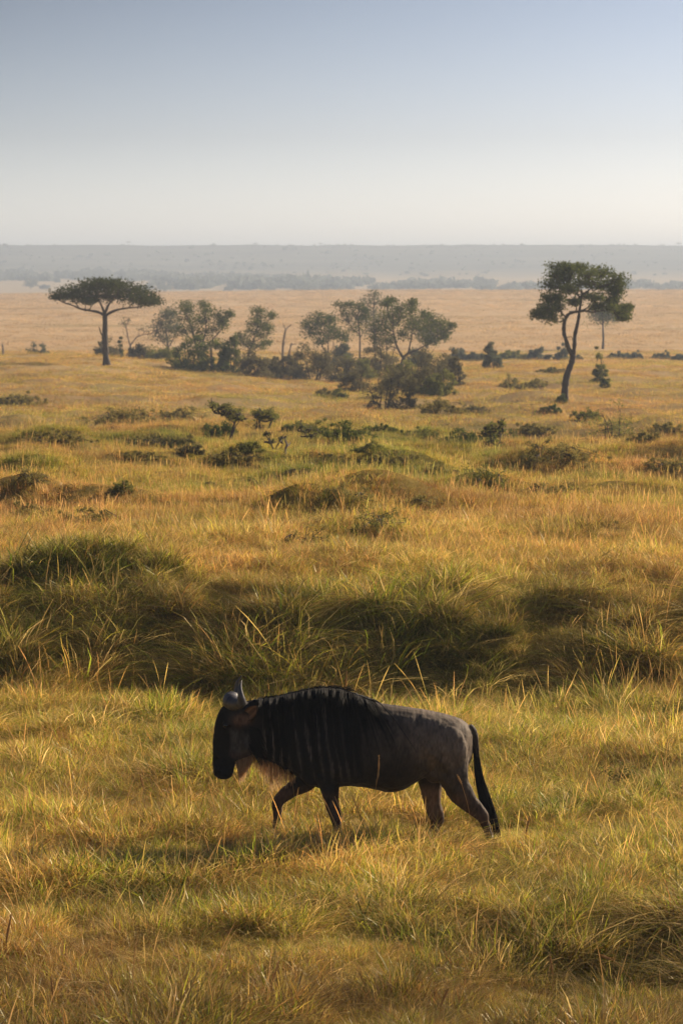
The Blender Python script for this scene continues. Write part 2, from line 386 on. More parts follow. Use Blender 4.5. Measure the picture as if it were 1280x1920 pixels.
# ------------------------------------------------------------------ grass: tufts of modelled blades, planted over the sheet
tufts = bpy.data.collections.new('grass_tufts')      # sources only; planted by geometry nodes
def make_tuft(i, nb, H, rad, width, curve, dryp, lean=(0, 0), seed=0, segs=4, heads=0, mat=None):
    r = np.random.RandomState(1000 + seed)
    S = segs + 1
    ang = r.rand(nb) * 2 * math.pi; rr = rad * np.sqrt(r.rand(nb))
    base = np.stack([rr * np.cos(ang), rr * np.sin(ang), np.full(nb, -.03)], -1)
    ha = ang + r.randn(nb) * .9; h = H * (.45 + .75 * r.rand(nb))
    cv = curve * (.3 + 1.4 * r.rand(nb))
    t = np.linspace(0, 1, S)
    out = (t[None] ** 1.8) * cv[:, None] * h[:, None]
    wig = r.randn(nb, 2) * .05
    X = base[:, 0, None] + np.cos(ha)[:, None] * out + lean[0] * (t ** 1.5)[None] * h[:, None] + wig[:, :1] * h[:, None] * np.sin(t * 5)[None]
    Yv = base[:, 1, None] + np.sin(ha)[:, None] * out + lean[1] * (t ** 1.5)[None] * h[:, None] + wig[:, 1:] * h[:, None] * np.sin(t * 6)[None]
    Z = base[:, 2, None] + h[:, None] * (t[None] - .42 * np.minimum(cv, 1.4)[:, None] * t[None] ** 2.6)
    wd = width * (.6 + (1.6 if segs == 4 else .7) * r.rand(nb) ** 3); wa = r.rand(nb) * math.pi
    prof = np.array([.7, 1, .9, .6, .08])[:S] if S == 5 else np.linspace(1, .08, S)
    wx = np.cos(wa)[:, None] * wd[:, None] * prof[None] * .5; wy = np.sin(wa)[:, None] * wd[:, None] * prof[None] * .5
    A = np.stack([X - wx, Yv - wy, Z], -1); B = np.stack([X + wx, Yv + wy, Z], -1)
    V = np.stack([A, B], 2).reshape(-1, 3)          # nb, S, 2
    k = np.arange(nb)[:, None] * S * 2 + np.arange(segs)[None] * 2
    Q = np.stack([k, k + 1, k + 3, k + 2], -1).reshape(-1, 4)
    rnd = np.repeat(r.rand(nb), S * 2); hg = np.tile(np.repeat(t, 2), nb)
    dry = np.repeat((r.rand(nb) < dryp) * (.5 + .5 * r.rand(nb)), S * 2)
    if heads:    # seed heads: thin spindles on tall stems
        Vh, Qh, rh, hh, dh = [V], [Q], [rnd], [hg], [dry]; n0 = len(V)
        for q in range(heads):
            a = r.rand() * 6.28; hh_ = H * (1.0 + .5 * r.rand()); ln = r.randn(2) * .16 + np.array(lean) * .6
            tt = np.linspace(0, 1, 7); P = np.stack([rad * .5 * math.cos(a) + ln[0] * tt ** 2 * hh_, rad * .5 * math.sin(a) + ln[1] * tt ** 2 * hh_, tt * hh_], -1)
            w = np.array([.35, .3, .28, .28, .8, 1.0, .2]) * width
            for ca in (0.3, 1.87):
                off = np.stack([np.cos(ca) * w, np.sin(ca) * w, w * 0], -1) * .5
                VV = np.stack([P - off, P + off], 1).reshape(-1, 3); kk = np.arange(6) * 2
                QQ = np.stack([kk, kk + 1, kk + 3, kk + 2], -1) + n0; n0 += len(VV)
                Vh.append(VV); Qh.append(QQ); rh.append(np.full(14, .02 + .25 * r.rand())); hh.append(np.ones(14)); dh.append(np.full(14, .35))
        V = np.vstack(Vh); Q = np.vstack(Qh); rnd = np.concatenate(rh); hg = np.concatenate(hh); dry = np.concatenate(dh)
    o = mesh_obj('tuft_%02d' % i, V, 4, Q, mat or GRASS, None, False,
                 {'rnd': ('POINT', 'FLOAT', rnd), 'hgt': ('POINT', 'FLOAT', hg), 'dry': ('POINT', 'FLOAT', dry)})
    tufts.objects.link(o); return o
# near tufts 0-7
spec = [ # nb, H, rad, width, curve, dry, lean, heads
    (100, .15, .11, .0036, .50, .25, (.15, 0), 0), (100, .17, .11, .0034, .75, .30, (.3, -.1), 1), (80, .19, .09, .0042, .45, .08, (.08, 0), 0),
    (110, .17, .14, .0030, 1.20, .60, (.5, -.2), 0), (100, .20, .14, .0032, 1.35, .75, (-.4, -.3), 0), (90, .12, .12, .0042, .5, .05, (0, 0), 0),
    (60, .22, .07, .0034, .45, .40, (.2, .05), 2), (130, .11, .14, .0034, .9, .35, (.1, 0), 0)]
for i, (nb, H, rad, wd, cv, dp, ln, hd) in enumerate(spec): make_tuft(i, nb, H, rad, wd, cv, dp, ln, i, heads=hd)
# mid tufts 8-11, coarse tufts 12-13, far tufts 14-15
for i, (nb, H, rad, wd, cv, dp, ln, hd) in enumerate([(100, .13, .22, .0048, .6, .35, (.2, 0), 1), (100, .12, .24, .0048, 1.0, .5, (.35, -.1), 0), (90, .15, .18, .0050, .6, .15, (.1, 0), 1), (110, .10, .24, .0048, .8, .2, (0, 0), 0)]):
    make_tuft(8 + i, nb, H, rad, wd, cv, dp, ln, 20 + i, segs=3, heads=hd)
for i, (nb, H, rad, wd, cv, dp) in enumerate([(110, .16, .5, .010, .7, .3), (110, .13, .55, .010, .9, .4)]): make_tuft(12 + i, nb, H, rad, wd, cv, dp, (.1, 0), 30 + i, segs=2)
for i, (nb, H, rad, wd, cv, dp) in enumerate([(90, .24, 1.7, .045, .5, .55), (90, .20, 1.8, .05, .6, .65)]): make_tuft(14 + i, nb, H, rad, wd, cv, dp, (.1, 0), 40 + i, segs=2, mat=OATS)
# dense dark-green clump for mounds: 16 ; long arching lodged grass for the bank: 17, 18
make_tuft(16, 120, .30, .14, .0045, .8, .15, (.05, -.1), 50)
make_tuft(17, 110, .30, .12, .0036, 1.45, .55, (.5, -.55), 51)
make_tuft(18, 110, .28, .12, .0036, 1.35, .35, (-.4, -.6), 52, heads=1)

def planting_tree():
    ng = bpy.data.node_groups.new('planting', 'GeometryNodeTree')
    ng.interface.new_socket('Geometry', in_out='INPUT', socket_type='NodeSocketGeometry')
    ng.interface.new_socket('Geometry', in_out='OUTPUT', socket_type='NodeSocketGeometry')
    gi = ng.nodes.new('NodeGroupInput'); go = ng.nodes.new('NodeGroupOutput')
    ip = ng.nodes.new('GeometryNodeInstanceOnPoints'); ci = ng.nodes.new('GeometryNodeCollectionInfo')
    ci.inputs['Collection'].default_value = tufts; ci.inputs['Separate Children'].default_value = True; ci.inputs['Reset Children'].default_value = True
    def na(name, t):
        n = ng.nodes.new('GeometryNodeInputNamedAttribute'); n.data_type = t; n.inputs[0].default_value = name; return n.outputs[0]
    ip.inputs['Pick Instance'].default_value = True
    L = ng.links.new
    L(gi.outputs[0], ip.inputs['Points']); L(ci.outputs[0], ip.inputs['Instance']); L(na('idx', 'INT'), ip.inputs['Instance Index'])
    L(na('rot', 'FLOAT_VECTOR'), ip.inputs['Rotation']); L(na('scl', 'FLOAT_VECTOR'), ip.inputs['Scale'])
    L(ip.outputs[0], go.inputs[0])
    return ng
PLANT = planting_tree()
def plant(name, P, idx, rot, scl, tint, val=None):
    me = bpy.data.meshes.new(name); n = len(P)
    me.vertices.add(n); me.vertices.foreach_set('co', np.asarray(P, np.float32).ravel())
    a = me.attributes.new('idx', 'INT', 'POINT'); a.data.foreach_set('value', np.asarray(idx, np.int32))
    a = me.attributes.new('rot', 'FLOAT_VECTOR', 'POINT'); a.data.foreach_set('vector', np.asarray(rot, np.float32).ravel())
    a = me.attributes.new('scl', 'FLOAT_VECTOR', 'POINT'); a.data.foreach_set('vector', np.asarray(scl, np.float32).ravel())
    a = me.attributes.new('tint', 'FLOAT', 'POINT'); a.data.foreach_set('value', np.asarray(tint, np.float32))
    a = me.attributes.new('val', 'FLOAT', 'POINT'); a.data.foreach_set('value', np.asarray(np.ones(n) if val is None else val, np.float32))
    o = link(bpy.data.objects.new(name, me)); me.materials.append(GRASS)
    md = o.modifiers.new('planting', 'NODES'); md.node_group = PLANT
    tag(o, kind='stuff'); return o
def scatter(n, y0, y1, half, margin, power=1.0):
    """n points between depths y0..y1 in the wedge the camera looks along, plus a margin"""
    Y = y0 + (y1 - y0) * rs.rand(n * 3)
    w = half * Y + margin
    keep = rs.rand(n * 3) < (w / w.max()) * (y0 / Y) ** (power - 1)
    Y = Y[keep][:n]; X = (rs.rand(len(Y)) * 2 - 1) * (half * Y + margin)
    return X, Y
def mound_mask(X, Y):
    m = np.zeros(len(X))
    for (px, py, rx, ry, h, Ym) in MOUNDS:
        cx = (px - 640) / F * Ym
        # camera-facing foot of each mound: its shaded side, tinted into the grass colour
        m = np.maximum(m, np.exp(-((X - cx) / (rx * 1.0)) ** 2 - ((Y - Ym + ry * .5) / (ry * 1.1)) ** 2))
    return m
def slope_y(X, Y):
    return (terrain(X, Y + .15) - terrain(X, Y - .15)) / .3
def sow(name, n, y0, y1, kinds, probs, s0, s1, margin=1.6, bias=0.0, zs=1.0, power=1.0, lean=.14, half=.122):
    X, Y = scatter(n, y0, y1, half, margin, power)
    Z = terrain(X, Y); n = len(X)
    idx = rs.choice(kinds, n, p=np.array(probs) / sum(probs))
    s = s0 + (s1 - s0) * rs.rand(n)
    hv = 1 + 1.2 * vn(X * .9, Y * .9, 21) + 1.5 * vn(X * 2.6, Y * 2.6, 22)
    s = s * np.clip(hv, .35, 1.9 if y1 < 60 else 1.4)
    tint = bias + rs.randn(n) * (.12 if y1 < 120 else .07)
    val = 1.0 + .28 * rs.randn(n).clip(-1.6, 1.6) + .5 * vn(X * .7, Y * .7, 61)
    mm = mound_mask(X, Y)
    tint = tint + .15 * mm
    rot = np.stack([rs.randn(n) * lean, rs.randn(n) * lean, rs.rand(n) * 6.283], -1)
    # lodged kinds keep to one wind direction within a patch
    wind = 2.2 * vn(X * .35, Y * .35, 31) * 3.1
    lod = np.isin(idx, [3, 4, 9, 17, 18]); rot[lod, 2] = wind[lod] + rs.randn(lod.sum()) * .5
    if y0 > 39: tint += .42 * vn(X * .22, Y * .15, 71) + .28 * vn(X * .6, Y * .45, 72); val *= 1 + .35 * vn(X * .5, Y * .4, 73)
    if y0 > 39:
        tint -= .10 * np.clip((62 - Y) / 20, 0, 1); val *= 1 + .15 * np.clip((70 - Y) / 30, 0, 1)
    if y1 < 60:
        # bank face: long arching grass falls down the slope
        face = (Y > 31.8) & (Y < 35.0) & (slope_y(X, Y) > .25)
        sw = face & (rs.rand(n) < .75)
        idx[sw] = rs.choice([17, 18, 16], sw.sum(), p=[.45, .35, .2]); rot[sw, 2] = rs.randn(sw.sum()) * .7
        s[sw] *= .8; tint[sw] += .10
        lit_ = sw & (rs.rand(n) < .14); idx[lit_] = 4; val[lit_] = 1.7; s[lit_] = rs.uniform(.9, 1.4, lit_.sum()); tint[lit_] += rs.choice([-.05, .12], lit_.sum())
        tint[Y > 35] -= .07; val[Y > 35] *= 1.22; s[Y > 35] *= .85
        mk = (mm > .35) & (rs.rand(n) < .5); idx[mk] = 16; s[mk] = np.clip(s[mk], .7, 1.3)
        bigt = sw & (rs.rand(n) < .16); s[bigt] *= rs.uniform(1.3, 1.9, bigt.sum())
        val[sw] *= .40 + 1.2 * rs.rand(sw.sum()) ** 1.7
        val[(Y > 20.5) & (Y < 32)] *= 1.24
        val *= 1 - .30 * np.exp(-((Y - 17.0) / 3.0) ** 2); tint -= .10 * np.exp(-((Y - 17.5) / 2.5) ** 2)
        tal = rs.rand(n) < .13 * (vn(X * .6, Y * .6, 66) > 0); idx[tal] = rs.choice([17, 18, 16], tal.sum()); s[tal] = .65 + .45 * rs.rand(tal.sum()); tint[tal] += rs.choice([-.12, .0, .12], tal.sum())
        # near hollows: rank green; pocket shade and the animal's shadow darkened into the colour
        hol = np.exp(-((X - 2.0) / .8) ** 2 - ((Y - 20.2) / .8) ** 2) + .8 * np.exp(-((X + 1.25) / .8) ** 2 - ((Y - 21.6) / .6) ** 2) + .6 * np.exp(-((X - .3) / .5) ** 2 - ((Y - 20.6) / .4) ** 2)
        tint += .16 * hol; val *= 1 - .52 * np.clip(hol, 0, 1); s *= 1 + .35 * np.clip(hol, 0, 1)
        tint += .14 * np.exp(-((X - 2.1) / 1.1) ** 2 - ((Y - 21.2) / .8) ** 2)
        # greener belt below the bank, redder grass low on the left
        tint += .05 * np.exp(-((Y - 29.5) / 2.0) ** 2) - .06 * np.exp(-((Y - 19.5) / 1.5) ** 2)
        # trampled thinner strip where the animal stands
        st_ = np.exp(-((Y - 24.0) / .9) ** 4) * np.exp(-((X - .1) / 1.6) ** 4); s *= (1 - .18 * st_)
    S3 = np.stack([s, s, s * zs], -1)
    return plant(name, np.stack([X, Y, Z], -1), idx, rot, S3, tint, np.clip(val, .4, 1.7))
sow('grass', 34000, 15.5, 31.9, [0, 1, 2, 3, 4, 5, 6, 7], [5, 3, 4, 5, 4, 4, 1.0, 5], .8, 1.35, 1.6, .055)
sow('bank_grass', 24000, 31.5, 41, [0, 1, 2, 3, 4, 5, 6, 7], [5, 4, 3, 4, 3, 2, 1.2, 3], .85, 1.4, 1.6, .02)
sow('field_grass', 56000, 40.5, 105, [8, 9, 10, 11], [3, 3, 3, 3], .8, 1.5, 3.0, .0)
sow('slope_grass', 42000, 103, 330, [12, 13], [1, 1], .8, 1.5, 8.0, -.06)
sow('plain_grass', 18000, 320, 1150, [14, 15], [1, 1], .7, 1.2, 25.0, -.05)

# ------------------------------------------------------------------ haze
def build_haze():
    x0, x1, y0, y1, z0, z1 = -5200, 5200, -220, 9300, -14, 46
    V = [(x, y, z) for z in (z0, z1) for y in (y0, y1) for x in (x0, x1)]
    Q = [(0, 2, 3, 1), (4, 5, 7, 6), (0, 1, 5, 4), (2, 6, 7, 3), (0, 4, 6, 2), (1, 3, 7, 5)]
    m, nt, out = new_mat('haze')
    pv = N(nt, 'VolumePrincipled'); pv.inputs['Color'].default_value = (.66, .78, .95, 1); pv.inputs['Density'].default_value = HAZE
    pv.inputs['Anisotropy'].default_value = .25
    nt.links.new(pv.outputs[0], out.inputs['Volume'])
    o = link(mesh_obj('haze', V, 4, Q, m)); tag(o, kind='stuff')
HAZE = .00042
build_haze()

# ------------------------------------------------------------------ the wildebeest
AY = 24.0
ORG = np.array([0.02, AY, 0.0])
def build_wildebeest():
    root = empty('wildebeest', ORG)
    tag(root, 'dark brown wildebeest walking left through the grass with upturned horns and pale beard', 'wildebeest')
    g = Geo()
    # --- trunk: stations (px, top, bottom, half width m, egg)
    ST = [(466, 1316, 1410, .080, .1), (478, 1311, 1418, .098, .1), (494, 1310, 1424, .11, .15), (515, 1308, 1431, .125, .2), (540, 1302, 1444, .155, .25), (565, 1296, 1461, .185, .3),
          (590, 1291, 1474, .21, .36), (615, 1290, 1480, .232, .38), (640, 1293, 1474, .25, .36), (670, 1303.5, 1473, .27, .26), (700, 1315.5, 1478, .285, .16),
          (730, 1321, 1484, .29, .1), (757, 1325, 1479, .285, .06), (785, 1329, 1462, .27, .04), (815, 1335, 1448, .255, .03), (840, 1341, 1452, .24, .02),
          (860, 1347, 1446, .205, .0), (875, 1357, 1436, .145, .0), (884, 1370, 1422, .075, 0)]
    nseg = 32; rings = []
    for px, tp, bt, hw, egg in ST:
        a = W(px, tp, AY); b = W(px, bt, AY)
        c = (a + b) / 2; h = (a[2] - b[2]) / 2
        ph = np.arange(nseg) / nseg * 2 * math.pi
        cs, sn = np.cos(ph), np.sin(ph)
        yy = hw * np.sign(sn) * np.abs(sn) ** .85 * (1 - egg * cs)
        rings.append(np.stack([np.full(nseg, c[0]), AY + yy, c[2] + h * cs], -1))
    def loft(rings):
        n = len(rings); m = len(rings[0]); V = np.vstack(rings)
        i = np.arange(n - 1)[:, None] * m; j = np.arange(m)[None]; k = (j + 1) % m
        Q = np.stack([i + j, i + k, i + k + m, i + j + m], -1).reshape(-1, 4)
        V = np.vstack([V, rings[0].mean(0), rings[-1].mean(0)]); c0, c1 = len(V) - 2, len(V) - 1; b = (n - 1) * m
        caps = []
        for q in range(0, m, 2):
            caps.append((c0, (q + 2) % m, (q + 1) % m, q)); caps.append((c1, b + q, b + (q + 1) % m, b + (q + 2) % m))
        g.add(V, np.vstack([Q, np.array(caps)]))
    def dense(rings, n=3):
        R = np.array(rings); m = R.shape[1]
        out = [smooth_path(R[:, q], n) for q in range(m)]
        return list(np.transpose(np.array(out), (1, 0, 2)))
    loft(dense(rings))
    # --- head: horizontal rings (y, front px, rear px, half depth)
    HD = [(1317, 424, 466, .055), (1327, 415, 474, .085), (1338, 409, 478, .098), (1350, 404.5, 480, .106), (1362, 402, 482, .105), (1376, 400.5, 483, .096), (1392, 399, 482, .088),
          (1408, 398.3, 478, .078), (1417, 398, 468, .068), (1423, 398, 452, .064), (1429, 398.2, 444, .064), (1438, 399.5, 439.5, .068), (1447, 401.5, 438.5, .074), (1454, 404.5, 436, .070), (1459.5, 410, 431, .052)]
    rings = []
    for py, fx, rx, hd in HD:
        a = W(fx, py, AY); b = W(rx, py, AY); c = (a + b) / 2; h = (b[0] - a[0]) / 2
        ph = np.arange(nseg) / nseg * 2 * math.pi; cs, sn = np.cos(ph), np.sin(ph)
        # narrow bridge in front, wide behind the eye
        yy = hd * np.sign(sn) * np.abs(sn) ** .9 * (1 + .22 * cs * (py < 1425))
        rings.append(np.stack([c[0] + h * cs, AY + yy, np.full(nseg, c[2])], -1))
    loft(dense(rings))
    # nostril / lip swell and the cheek
    def blob(px, py, dy, r, sx=1, sy=1, sz=1, nn=14):
        c = W(px, py, AY) + np.array([0, dy, 0])
        R = []
        for t in np.linspace(.06, math.pi - .06, nn):
            ph = np.arange(16) / 16 * 2 * math.pi
            R.append(c + np.stack([r * sx * math.sin(t) * np.cos(ph), r * sy * math.sin(t) * np.sin(ph), np.full(16, r * sz * math.cos(t))], -1))
        loft(R)
    for s in (-1, 1):
        blob(408, 1445, s * .045, .038, 1, .9, 1.2)
        blob(425, 1355, s * .092, .028, 1.3, .7, 1.0)       # brow over the eye
        blob(462, 1392, s * .062, .065, 1.2, .5, 1.5)       # cheek muscle
        blob(612, 1425, s * .16, .12, 1.0, .62, 1.9)        # shoulder
        blob(585, 1445, s * .13, .09, 1.1, .6, 1.2)
        blob(838, 1404, s * .145, .17, 1.0, .62, 1.35)        # haunch
        blob(800, 1356, s * .165, .05, 1.8, .6, .6)          # hip bone
    blob(447, 1326, 0, .10, .9, .85, .8)
    blob(752, 1474, 0, .035, 1.6, .7, 1.0)
    blob(812, 1440, -.12, .10, .9, .6, 1.1)
    # --- legs: nodes (px, py, in-plane radius, depth radius), at depth Y
    def leg(nodes, Y, n=4):
        P = []; R = []
        for q in nodes:
            f_ = 1.0 if q[2] > .11 else 1.14; P.append(W(q[0], q[1], Y + (q[4] if len(q) > 4 else 0))); R.append((q[2] * f_, q[3] * f_))
        P, R = smooth_path(P, n, R); g.tube(P, R, 16)
    leg([(606, 1385, .12, .07, .06), (609, 1420, .125, .075, .03), (614, 1455, .098, .066), (618, 1480, .072, .055), (621, 1500, .056, .046), (625.5, 1519, .049, .042), (630, 1538, .041, .036), (633, 1556, .028, .026), (635, 1574, .030, .028), (634.5, 1584, .032, .030), (632, 1590, .033, .032)], AY - .13)
    leg([(594, 1440, .09, .065, -.04), (577, 1462, .082, .06), (562, 1472, .070, .055), (547, 1480.5, .060, .05), (534, 1490, .052, .045), (523.5, 1500, .047, .043), (520, 1510, .043, .04), (520, 1523, .034, .033), (518.5, 1541, .027, .026), (516.5, 1557, .028, .026), (516.5, 1567, .031, .029), (517.5, 1573, .030, .029)], AY + .12)
    leg([(815, 1400, .15, .09, -.04), (810, 1435, .13, .085), (806.5, 1462, .097, .075), (808, 1487, .076, .062), (811, 1508, .063, .052), (816, 1525, .062, .045), (819, 1537, .056, .040), (815.5, 1549, .040, .034), (811, 1560, .030, .028), (808, 1570, .030, .028), (805, 1576, .032, .030)], AY + .13)
    leg([(836, 1380, .19, .09, .06), (843, 1420, .165, .09, .03), (847, 1448, .140, .085), (855, 1472, .112, .072), (866, 1490, .092, .060), (879, 1506, .072, .050), (892, 1518, .060, .044), (903, 1530, .050, .038), (908, 1543, .036, .032), (914, 1560, .029, .027), (919, 1575, .031, .029), (919, 1584, .032, .030)], AY - .14)
    # tail dock
    leg([(878, 1362, .03, .035), (887, 1372, .030, .030), (891, 1392, .026, .026), (893, 1415, .020, .020), (896, 1440, .014, .014)], AY)
    ob = g.obj('body', None, None)
    md = ob.modifiers.new('r', 'REMESH'); md.mode = 'VOXEL'; md.voxel_size = .0085
    md = ob.modifiers.new('s', 'SMOOTH'); md.iterations = 5; md.factor = .55
    dg = bpy.context.evaluated_depsgraph_get()
    me = bpy.data.meshes.new_from_object(ob.evaluated_get(dg))
    bpy.data.objects.remove(ob)
    n = len(me.vertices); V = np.empty(n * 3, np.float32); me.vertices.foreach_get('co', V); V = V.reshape(-1, 3)
    Nn = np.empty(n * 3, np.float32); me.vertices.foreach_get('normal', Nn); Nn = Nn.reshape(-1, 3)
    x, y, z = V[:, 0], V[:, 1] - AY, V[:, 2]
    # photograph coordinates of each point, to place the coat's patches
    px = 640 + F * x / V[:, 1]; py = 1589.0 - (z / AY * F)      # in the animal's own plane
    def S(v, a, b): t = np.clip((v - a) / (b - a), 0, 1); return t * t * (3 - 2 * t)
    def cm(c, d, t): return c * (1 - t[:, None]) + np.array(d) * t[:, None]
    # sculpt: folds and brindle ridges on neck and shoulder
    sx_ = px + 9 * vn(px * .02, py * .011, 3) + 5 * vn(px * .06, py * .03, 5) + .10 * np.clip(1400 - py, -60, 100) * S(px, 440, 520) * 1.2
    fold = np.clip(np.sin(sx_ * .36 + 5 * vn(px * .018, py * 0, 4)) + 1.5 * vn(px * .05, py * .018, 14), -1, 1)
    nk = S(px, 488, 500) * (1 - S(px, 655, 700)) * S(py, 1296, 1312) * (1 - S(py, 1440, 1475)) * S(np.abs(y), .05, .09)
    V += Nn * (fold * nk * .0016)[:, None]
    # ribs, faint
    rb = np.sin(px * .30 + (py - 1400) * .05) * S(px, 680, 700) * (1 - S(px, 760, 790)) * S(py, 1350, 1380) * (1 - S(py, 1440, 1460))
    V += Nn * (rb * .0012)[:, None]
    def groove(x0, y0, x1, y1, w, amp):     # a soft line between muscles, from one point to another on both flanks
        t_ = np.clip(((px - x0) * (x1 - x0) + (py - y0) * (y1 - y0)) / ((x1 - x0) ** 2 + (y1 - y0) ** 2), 0, 1)
        dd = np.hypot(px - x0 - t_ * (x1 - x0), py - y0 - t_ * (y1 - y0)); return amp * np.exp(-(dd / w) ** 2) * (np.abs(y) > .06)
    gr = groove(652, 1335, 668, 1440, 7, -.012) + groove(575, 1370, 596, 1450, 6, -.010) + groove(596, 1450, 640, 1462, 6, -.008) + groove(783, 1345, 792, 1420, 8, -.010) + groove(862, 1390, 852, 1450, 6, -.008) + groove(800, 1400, 845, 1440, 8, .008)
    V += Nn * gr[:, None]
    # stifle fold
    d = np.abs((py - 1436) - (px - 786) * .72); ff = np.exp(-(d / 5) ** 2) * S(px, 776, 788) * (1 - S(px, 820, 834)) * (y < 0)
    V += Nn * (ff * .007)[:, None]
    V += Nn * ((vn(px * .09, py * .09 + y * 40, 8) + .5 * vn(px * .25, py * .25, 9) + .45 * vn(px * .6, py * .28, 10)) * .005)[:, None]
    c = np.tile(np.array([.058, .045, .033]), (n, 1))
    c = cm(c, (.165, .130, .098), S(px, 710, 820) * (1 - S(py, 1400, 1470)) * .9)
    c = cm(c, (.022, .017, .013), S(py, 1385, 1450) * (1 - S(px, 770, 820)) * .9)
    c = cm(c, (.016, .013, .012), 1 - S(px, 640, 735))
    c = cm(c, (.005, .0045, .0045), S(-fold, -.55, .35) * nk * .95)                 # black brindle stripes
    c = cm(c, (.21, .18, .16), S(fold, .78, 1.0) * nk * (.25 + .6 * S(vn(px * .04, py * .02, 19), -.2, .3)) * (1 - .6 * S(px, 590, 640)))
    leg_m = S(py, 1478, 1500)
    c = cm(c, (.095, .058, .036), leg_m * .9)
    c = cm(c, (.20, .13, .085), leg_m * (1 - S(py, 1530, 1560)) * (px > 700) * (y > 0) * .8)
    c = cm(c, (.03, .022, .016), S(py, 1535, 1570) * .8)
    # head: black blaze, grey cheek, tan behind the eye
    hd = (px < 500) * (py < 1475)
    c = cm(c, (.075, .07, .065), hd * S(py, 1362, 1382) * (1 - S(px, 462, 482)) * .9)
    c = cm(c, (.06, .03, .022), hd * S(py, 1405, 1420) * .6)
    edge = 422 + 8 * np.sin((py - 1350) * .035) + 18 * S(py, 1418, 1436)
    c = cm(c, (.003, .0026, .0026), hd * (1 - S(px, edge - 4, edge + 5)) * 1.0)
    c = cm(c, (.0045, .004, .004), hd * S(py, 1424, 1432) * 1.0)
    tan_ = hd * np.exp(-((px - 452) / 15) ** 2 - ((py - 1352) / 10) ** 2)
    c = cm(c, (.22, .125, .075), np.clip(tan_ * 1.3, 0, .9))
    c = cm(c, (.006, .005, .005), hd * np.exp(-((px - 462) / 9) ** 2 - ((py - 1372) / 9) ** 2) * .8)
    c = cm(c, (.012, .010, .009), (px > 500) * (px < 690) * S(-py, -1330, -1312) * .97)   # black crest under the mane
    c = cm(c, (.02, .016, .013), (px > 872) * S(px, 884, 890) * (py < 1470) * .7)
    c = np.clip(c, .002, 1) * (1 + .7 * vn(px * .5, py * .16, 12) + .6 * vn(px * .08, py * .06, 13))[:, None]
    V = V - ORG
    me.vertices.foreach_set('co', V.astype(np.float32).ravel())
    at = me.attributes.new('coat', 'FLOAT_COLOR', 'POINT')
    at.data.foreach_set('color', np.concatenate([c, np.ones((n, 1))], 1).astype(np.float32).ravel())
    me.polygons.foreach_set('use_smooth', np.ones(len(me.polygons), bool)); me.update()
    m, nt, out = new_mat('wildebeest_coat')
    b = N(nt, 'BsdfPrincipled'); b.inputs['Roughness'].default_value = .7; b.inputs['Specular IOR Level'].default_value = .22
    b.inputs['Sheen Weight'].default_value = .10; b.inputs['Sheen Roughness'].default_value = .4; b.inputs['Sheen Tint'].default_value = (.8, .7, .6, 1)
    oc = N(nt, 'TexCoord').outputs['Object']
    fur = noise_node(nt, oc, 60, 4, .7, 1.5, 1.5, .35)
    big = noise_node(nt, oc, 9, 4, .6)
    col = mix(nt, math_node(nt, 'MULTIPLY_ADD', fur, .9, -.05), mix(nt, 1.0, attr(nt, 'coat', out=0), (.55, .53, .5), 'MULTIPLY'), attr(nt, 'coat', out=0))
    col = mix(nt, math_node(nt, 'MULTIPLY', big, .5), col, mix(nt, 1.0, col, (1.35, 1.2, 1.05), 'MULTIPLY'))
    nt.links.new(col, b.inputs['Base Color'])
    bp = N(nt, 'Bump'); bp.inputs['Strength'].default_value = .5; bp.inputs['Distance'].default_value = .006
    nt.links.new(fur, bp.inputs['Height']); nt.links.new(bp.outputs[0], b.inputs['Normal'])
    nt.links.new(b.outputs[0], out.inputs[0])
    me.materials.clear(); me.materials.append(m); me.name = 'body'
    body = link(bpy.data.objects.new('body', me)); body.parent = root

    # --- horn boss and horns (one mesh per horn, the boss on its own)
    hm, nt, out = new_mat('horn')
    b = N(nt, 'BsdfPrincipled'); b.inputs['Roughness'].default_value = .46
    oc = N(nt, 'TexCoord').outputs['Object']
    hn = noise_node(nt, oc, 30, 4, .6, 1, 1, .6)
    nt.links.new(mix(nt, hn, (.030, .027, .026), (.11, .102, .098)), b.inputs['Base Color'])
    bp = N(nt, 'Bump'); bp.inputs['Strength'].default_value = .5; bp.inputs['Distance'].default_value = .004
    nt.links.new(hn, bp.inputs['Height']); nt.links.new(bp.outputs[0], b.inputs['Normal']); nt.links.new(b.outputs[0], out.inputs[0])
    for s in (-1, 1):
        gg = Geo()
        c0 = W(432, 1313, AY) + np.array([0, s * .0, 0])
        # swollen boss then out, down and up with an inward tip
        tip = (453, 1275, -.19) if s < 0 else (452.5, 1266.5, .19)
        mid = (450, 1301, -.26) if s < 0 else (445, 1290, .26)
        K = [(W(433, 1313, AY) + [0, s * .005, 0], .068), (W(434, 1313.5, AY) + [0, s * .05, 0], .070), (W(440, 1315.5, AY) + [0, s * .10, 0], .064),
             (W(446.5 - (s > 0) * 3, 1320 - (s > 0) * 10, AY + s * .165), .047), (W(453 - (s > 0) * 7, 1317 - (s > 0) * 12, AY + s * .215), .040),
             (W(451.5 - (s > 0) * 7, 1305 - (s > 0) * 11, AY + s * .238), .028), (W(450 - (s > 0) * 5, 1291 - (s > 0) * 10, AY + s * .228), .0185), (W(tip[0], tip[1], AY + tip[2]), .003)]
        P, R = smooth_path([k[0] for k in K], 5, [k[1] for k in K])
        R = R * (1 + .03 * np.sin(np.arange(len(R)) * 1.9) * (np.arange(len(R)) < 26))
        gg.tube(P, np.stack([R, R * 1.0], 1), 20, flat=(1, 0, .1))
        o = gg.obj('horn', hm, root, origin=ORG)
